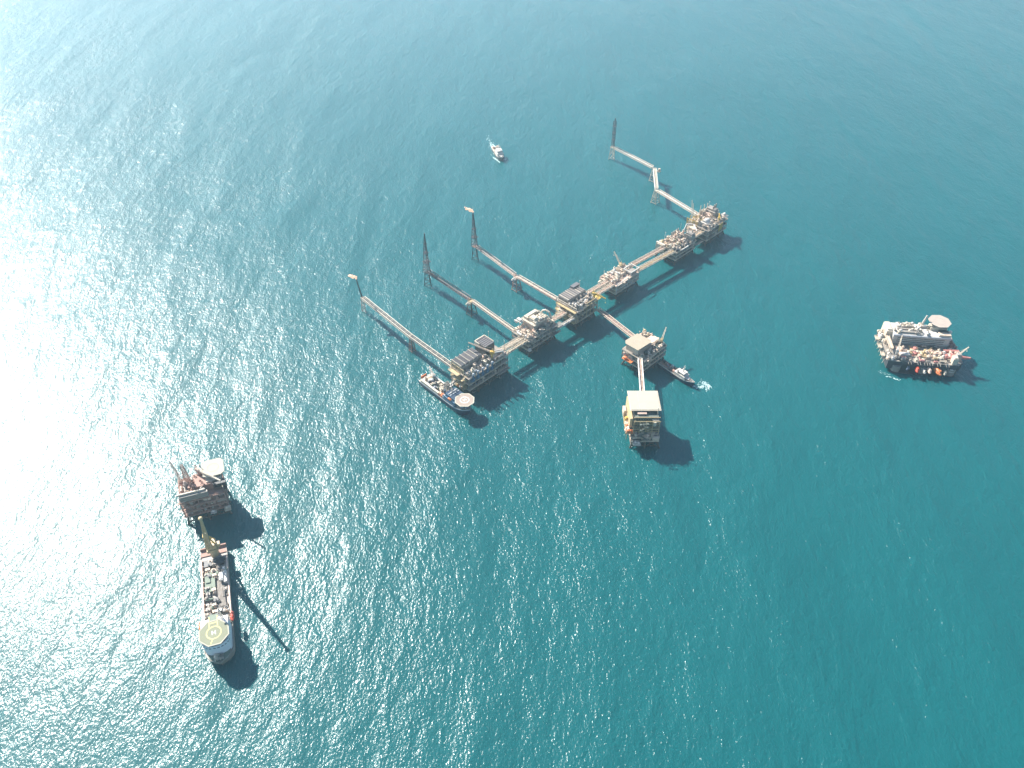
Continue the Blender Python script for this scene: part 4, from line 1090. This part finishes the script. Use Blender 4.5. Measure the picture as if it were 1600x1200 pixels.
# ---- supply ship in the shadow
def supply_ship():
    a = math.atan2(-38, 31)
    r = ship('supply_ship', 'slender supply ship with a white bow, its dark aft deck in the platform shadow', 'ship', 201, 737, a)
    hull_part(r, 55, 10.5, 4.5, 'navy', deck='brown', bowfrac=.42, sheer=3.2, bw='white')  # hull coloured dark to stand in for the shadow over the ship
    m = MB(); m.box(-26, 3, -4.9, -4.4, 4.6, 6.4); m.box(-26, 3, 4.4, 4.9, 4.6, 6.4); m.build('cargo_rail', M['grey'], r)
    gear(r, O, -26, 0, -4.6, 4.6, 4.6, 12, ['brown', 'grey', 'pale', 'dark'], 2.2, 5, 401)
    m = MB(); m.box(-1, 15, -4.7, 4.7, 4.8, 9.6); m.box(5, 13, -3.8, 3.8, 9.6, 12.6); s = m.build('wheelhouse', M['white'], r)
    windows(s, 13.05, -3.4, 3.4, 11, 6); windows(s, 3.82, 5.6, 12.6, 11, 6, 'y'); windows(s, -3.82, 5.6, 12.6, 11, 6, 'y')
    m = MB(); m.prism([(14, -3.9), (25.6, 0), (14, 3.9)], 7.4, 8.0); m.build('foredeck', M['white'], r)
    m = MB(); m.cyl((20, -1.4, 8.2), (20, 1.4, 8.2), .8, n=8); m.cbox((22, 0, 8.4), (1.4, 1.4, .9)); m.build('windlass', M['grey'], r)
    m = MB(); m.mast((9, 0, 12.8), (9, 0, 21), 1.2, .5, 5, .14, .08); m.box(8.5, 9.5, -2, 2, 18, 18.3); m.ball((9, 0, 21.2), .6, .6, .6); m.build('radar_mast', M['white'], r)
    m = MB(); m.cyl((4, 3.6, 9.6), (3.4, 3.6, 13.6), .8, n=8); m.cyl((4, -3.6, 9.6), (3.4, -3.6, 13.6), .8, n=8); m.build('funnel', M['navy'], r)
    m = MB(); m.ball((1, 5, 8), 2.2, .9, .9); m.build('rescue_boat', M['orange'], r)
supply_ship()

# ---- small ship under way, far away
def utility_ship():
    a = math.atan2(-45, 13)
    r = ship('utility_ship', 'small white utility ship under way alone in the open sea, trailing two foam streaks', 'ship', -24, 1325, a)
    hull_part(r, 50, 13, 4.5, 'dark', deck='beige', bowfrac=.36, sheer=3, bw='white')
    m = MB(); m.box(-24.6, -5, -6.2, -5.4, 4.6, 7); m.box(-24.6, -5, 5.4, 6.2, 4.6, 7); m.build('cargo_rail', M['pink'], r)
    gear(r, O, -23, -4, -4.6, 4.6, 4.6, 12, ['pink', 'beige', 'white', 'grey'], 3, 5, 501)
    m = MB(); m.box(-3, 14, -5.6, 5.6, 4.8, 10); m.box(-1, 11, -4.8, 4.8, 10, 13.4); s = m.build('wheelhouse', M['white'], r)
    windows(s, 11.05, -4.2, 4.2, 11.6, 7); windows(s, -4.82, 0, 10, 11.6, 7, 'y'); windows(s, 4.82, 0, 10, 11.6, 7, 'y')
    m = MB(); m.prism([(14, -4.6), (22.6, 0), (14, 4.6)], 7.2, 7.8); m.build('foredeck', M['white'], r)
    m = MB(); m.mast((4, 0, 13.4), (4, 0, 23), 1.3, .5, 5, .16, .1); m.box(3.4, 4.6, -2.2, 2.2, 19, 19.4); m.build('radar_mast', M['white'], r)
    m = MB(); m.cyl((-2, 4, 10), (-2.6, 4, 14.6), .9, n=8); m.cyl((-2, -4, 10), (-2.6, -4, 14.6), .9, n=8); m.build('funnel', M['grey'], r)
utility_ship()

# ---- semi submersible accommodation and work barge
def barge():
    a = R(-7)
    r = ship('accommodation_barge', 'big accommodation barge with a white housing block, pink cluttered deck and raised cream helideck', 'barge', 506, 768, a)
    for y in (-24, 24):
        m = MB(); m.prism([(-38, y - 6), (33, y - 6), (38, y - 3), (38, y + 3), (33, y + 6), (-38, y + 6)], -6, .8); m.build('pontoon', M['dark'], r)
    for y in (-24, 24):
        for x in (-32, 0, 32):
            m = MB(); m.cyl((x, y, -4), (x, y, 9), 5.5, n=14); m.build('column', M['grey'], r)
    m = MB(); m.prism([(-44, -26), (38, -26), (45, -19), (45, 34), (-44, 34)], 3.5, 15); m.build('hull_box', M['dark'], r)  # carried down and coloured dark to stand in for shadow below deck
    m = MB(); m.prism([(-44, -26), (38, -26), (45, -19), (45, 34), (-44, 34)], 15.02, 15.4); m.build('deck', M['grey'], r)
    # housing block
    m = MB(); m.box(-34, 34, 10, 34, 15.4, 29); blk = m.build('housing_block', M['white'], r)
    for z in (17.5, 20.3, 23.1, 25.9):
        g = MB(); g.box(-34, 34.6, 8.9, 9.95, z, z + .35); ga = g.build('gallery', M['white'], blk); windows(ga, 9.94, -40, 40, z + 1.0, 1, 'y', .8)
    m = MB(); m.box(-34, 34, 8.7, 9.98, 26.9, 29.2); m.build('facade_band', M['pale'], blk)
    rf = MB(); rf.box(-33.5, 33.5, 10.5, 33.5, 29.03, 29.4); rf.build('roof', M['white'], blk)
    m = MB(); m.box(-30, -6, 13, 15.5, 29.4, 31.6); m.box(-28, -10, 20, 22, 29.4, 31); m.cbox((-14, 26, 30.6), (16, 3, 2.4), .1); m.cyl((-20, 30, 29.4), (-20, 30, 32), 1.4, n=10); m.build('roof_duct', M['grey'], r)
    m = MB(); m.box(12, 32, 23, 32, 29.4, 33.5); m.box(14, 30, 24, 31, 33.5, 34.4); m.build('bridge_house', M['cream'], r)
    m = MB(); m.box(20, 34, 11, 17, 29.45, 32); m.build('tan_roof_room', M['beige'], r)
    m = MB(); m.box(22, 33, 18, 22.5, 29.4, 31.5); m.build('dark_well', M['dark'], r)
    m = MB(); m.ball((35.4, 20, 31), 2.2, 2.2, 2.2); m.cyl((35.4, 20, 27), (35.4, 20, 29.4), .6, n=6); m.build('dome', M['white'], r)
    m = MB(); m.box(-6, -3, 16, 24, 29.4, 32); m.cyl((-4, 19, 32), (-4, 19, 35), 1.4, n=10); m.ball((-4, 19, 35.4), 1.9, 1.9, 1.4); m.build('white_mast_base', M['white'], r)
    gear(r, O, -33, 20, 24, 33, 29.4, 26, ['cream', 'white', 'cream', 'beige'], 3, 5, 601)
    gear(r, O, -33, 10, 11, 20, 29.4, 16, ['cream', 'white', 'grey'], 2.4, 5, 602)
    m = MB(); m.mast((3, 30, 29.4), (6, 31.5, 45), 1.8, 1.1, 7, .35, .2); m.build('lattice_mast', M['white'], r)
    # helideck lifted on legs beyond the right back corner
    m = MB(); m.prism(octagon(23, 31, 13.6, .1), 38, 38.6); hd = m.build('helideck', M['helipink'], r)
    n_ = MB(); n_.ring(23, 31, 6.2, 6.6, 38.62); n_.build('helideck_ring', M['helipink'], hd)
    s_ = MB()
    for x, y in ((16, 26), (30, 24), (16, 36), (30, 36)): s_.cyl((min(x, 34), min(y, 33), 29), (x, y, 38), .6, n=6)
    s_.build('helideck_support', M['grey'], hd)
    # left walkway with stairs and side gear
    m = MB(); m.box(-42, -37.6, -12, 24, 23, 23.6); m.rail(-42, -37.6, -12, 24, 23.6, 1.3, .16, 2.4)
    for y in (-10, 2, 14, 23): m.box(-41.6, -41, y - .3, y + .3, 15.4, 23); m.box(-38.6, -38, y - .3, y + .3, 15.4, 23)
    m.build('raised_walkway', M['beige'], r)
    m = MB(); m.box(-41, -34.2, 15, 34, 15.4, 29.5); m.box(-40, -35, 17, 33, 29.5, 31); m.build('left_annex', M['cream'], r)
    gear(r, O, -46, -39, 6, 32, 15.4, 18, ['cream', 'white', 'beige'], 6, 4, 603)
    gear(r, O, -45, -40, -25, -8, 15.4, 16, ['white', 'cream', 'beige', 'grey'], 4, 4, 604)
    # work deck
    gear(r, O, -30, -5, -16, 0, 15.4, 32, ['rose', 'pink', 'beige', 'cream', 'ochre'], 5, 7, 605)
    gear(r, O, -8, 22, -18, -2, 15.4, 42, ['ochre', 'beige', 'pink', 'pink', 'cream', 'cream'], 5, 7, 606)
    gear(r, O, 18, 44, -17, -2, 15.4, 32, ['rose', 'cream', 'pink', 'rose', 'pink', 'white'], 5, 7, 607)
    gear(r, O, -32, 34, -1, 7, 15.4, 26, ['grey', 'dark', 'ochre', 'grey'], 3, 6, 608)
    gear(r, O, 34, 44, 2, 20, 15.4, 14, ['brown', 'pink', 'grey', 'brown'], 3, 5, 609)
    gear(r, O, -36, 30, -25, -18, 15.4, 22, ['dark', 'rose', 'stone', 'grey', 'cream'], 2.6, 5, 610)
    m = MB(); m.box(-29, -18, -17, -12, 15.45, 19.5); m.box(-28, -19, -16.5, -12.5, 19.5, 20); m.build('white_container_stack', M['white'], r)
    crane(r, O, -34, -16, 15.4, R(70), 'white', 9, 20, .45, 'cream')
    crane(r, O, 38, -14, 15.4, R(28), 'white', 6, 15, .55, 'cream')
    m = MB(); m.mast((36, -12, 18), (54, -14, 19), 3, 1.4, 9, .35, .2); m.mast((26, -1, 17), (44, -1, 18), 2.4, 2.4, 8, .3, .2); m.build('red_lattice_boom', M['rose'], r)
    m = MB(); m.box(30, 36, -25, -18, 15.4, 24); m.box(31, 35, -24, -19, 24, 25.2); m.build('corner_cabin', M['cream'], r)
    # boats slung outside the near edge
    specs = [(-20, 'navy', 'small dark blue lifeboat slung at the barge edge, leftmost of the hanging boats'), (-9, 'red', 'dull red lifeboat slung at the barge edge, left of the white boat'),
             (-1, 'white', 'white lifeboat slung at the barge edge between the dull red and pink boats'), (5, 'pink', 'faded pink lifeboat slung at the barge edge beside the bright orange boat'),
             (14, 'orange', 'bright orange lifeboat slung at the barge edge, largest of the hanging boats'), (24, 'cream', 'cream lifeboat slung at the barge edge, right of the bright orange boat')]
    for x, c, lab in specs:
        k_ = {-20: (1.2, 9, 60), -9: (1.7, 8.5, 76), -1: (1.3, 6.6, 96), 5: (1.6, 8.4, 84), 14: (2.1, 8, 108), 24: (1.35, 6.4, 70)}[x]
        p = to_world(r, (x, -30, k_[1])); lifeboat(lab, p[0], p[1], p[2], a + R(k_[2]), c, k_[0])
        d = MB()
        for q in (-1.6, 1.6): d.tube([(x + q, -25.6, 15.4), (x + q, -26.2, 17), (x + q, -31, 16)], .22, 6)
        d.build('davit', M['grey'], r)
    m = MB(); m.box(29, 34, -30, -26.1, 7, 7.5); m.box(30, 33, -29, -27, 7.5, 10); m.build('side_platform', M['white'], r)
    gear(r, O, -43, -37, -25, -21, 15.4, 6, ['white', 'pale'], 3, 3, 611)
    m = MB()
    for k in range(7): m.tube([(-44.4, -20 + k * 7, 15), (-47, -20 + k * 7, 12), (-48, -20 + k * 7, 6)], .3, 5)
    for k in range(3): m.box(-49, -45, -14 + k * 16, -6 + k * 16, 12, 12.5); m.rail(-49, -45, -14 + k * 16, -6 + k * 16, 12.5, 1.2, .16, 2)
    m.build('anchor_rack', M['cream'], r)
barge()

# ------------------------------------------------------------------ foam on the water
def foam(name, label, spots, seed):
    """spots: (x, y, spread along, spread across, heading, count, size)"""
    rg = random.Random(seed)
    m = MB()
    for (x, y, sa, sc, hd, n, size) in spots:
        ca, sn = math.cos(hd), math.sin(hd)
        for k in range(n):
            p, q = rg.gauss(0, sa), rg.gauss(0, sc)
            px, py = x + p * ca - q * sn, y + p * sn + q * ca
            s_ = size * rg.uniform(.35, 1.1)
            nn = 7
            ph = rg.uniform(0, 6)
            st = rg.uniform(1.2, 2.6)
            pts = []
            for i in range(nn):
                t = 2 * math.pi * i / nn
                rr = s_ * rg.uniform(.55, 1.15)
                a_, b_ = rr * math.cos(t) * st, rr * math.sin(t)
                pts.append((px + a_ * ca - b_ * sn, py + a_ * sn + b_ * ca))
            z = .05 + .0007 * len(m.f)
            m._add([(a_, b_, z) for a_, b_ in pts], [tuple(range(nn))])
    o = m.build(name, M['foam'])
    tag(o, label, None, None, 'stuff')
    return o
hd = math.atan2(-45, 13)
ux, uy = math.cos(hd), math.sin(hd)
cx, cy = -24, 1325
foam('wake_foam', 'two foam streaks and a bow wave around the small white utility ship',
     [(cx - ux * 34 - uy * 3, cy - uy * 34 + ux * 3, 9, .8, hd + .12, 70, 1.0), (cx - ux * 34 + uy * 3, cy - uy * 34 - ux * 3, 8, .8, hd - .1, 60, 1.0),
      (cx - ux * 58, cy - uy * 58, 14, 3, hd, 30, .8), (cx + ux * 14 + uy * 8, cy + uy * 14 - ux * 8, 6, .7, hd + .25, 60, 1.0), (cx + ux * 16 - uy * 9, cy + uy * 16 + ux * 9, 4, .6, hd - .3, 14, .7)], 3)
foam('wash_foam', 'white wash fanning out ahead of the slender supply ship bow',
     [(222, 717, 3, .9, -.3, 30, .5), (229, 717, 3, 1.2, .4, 40, .6), (235, 721, 1.6, 4, .6, 60, .7), (235, 714, 1.6, 2.5, -.5, 40, .6), (227, 722, 3, 2, .2, 16, .5)], 5)
foam('barge_foam', 'thin foam line on the water beside the left pontoon of the barge', [(464, 733, 4, .8, -.5, 26, .6), (456, 742, 4, .8, -.6, 14, .5)], 8)
build_haze()
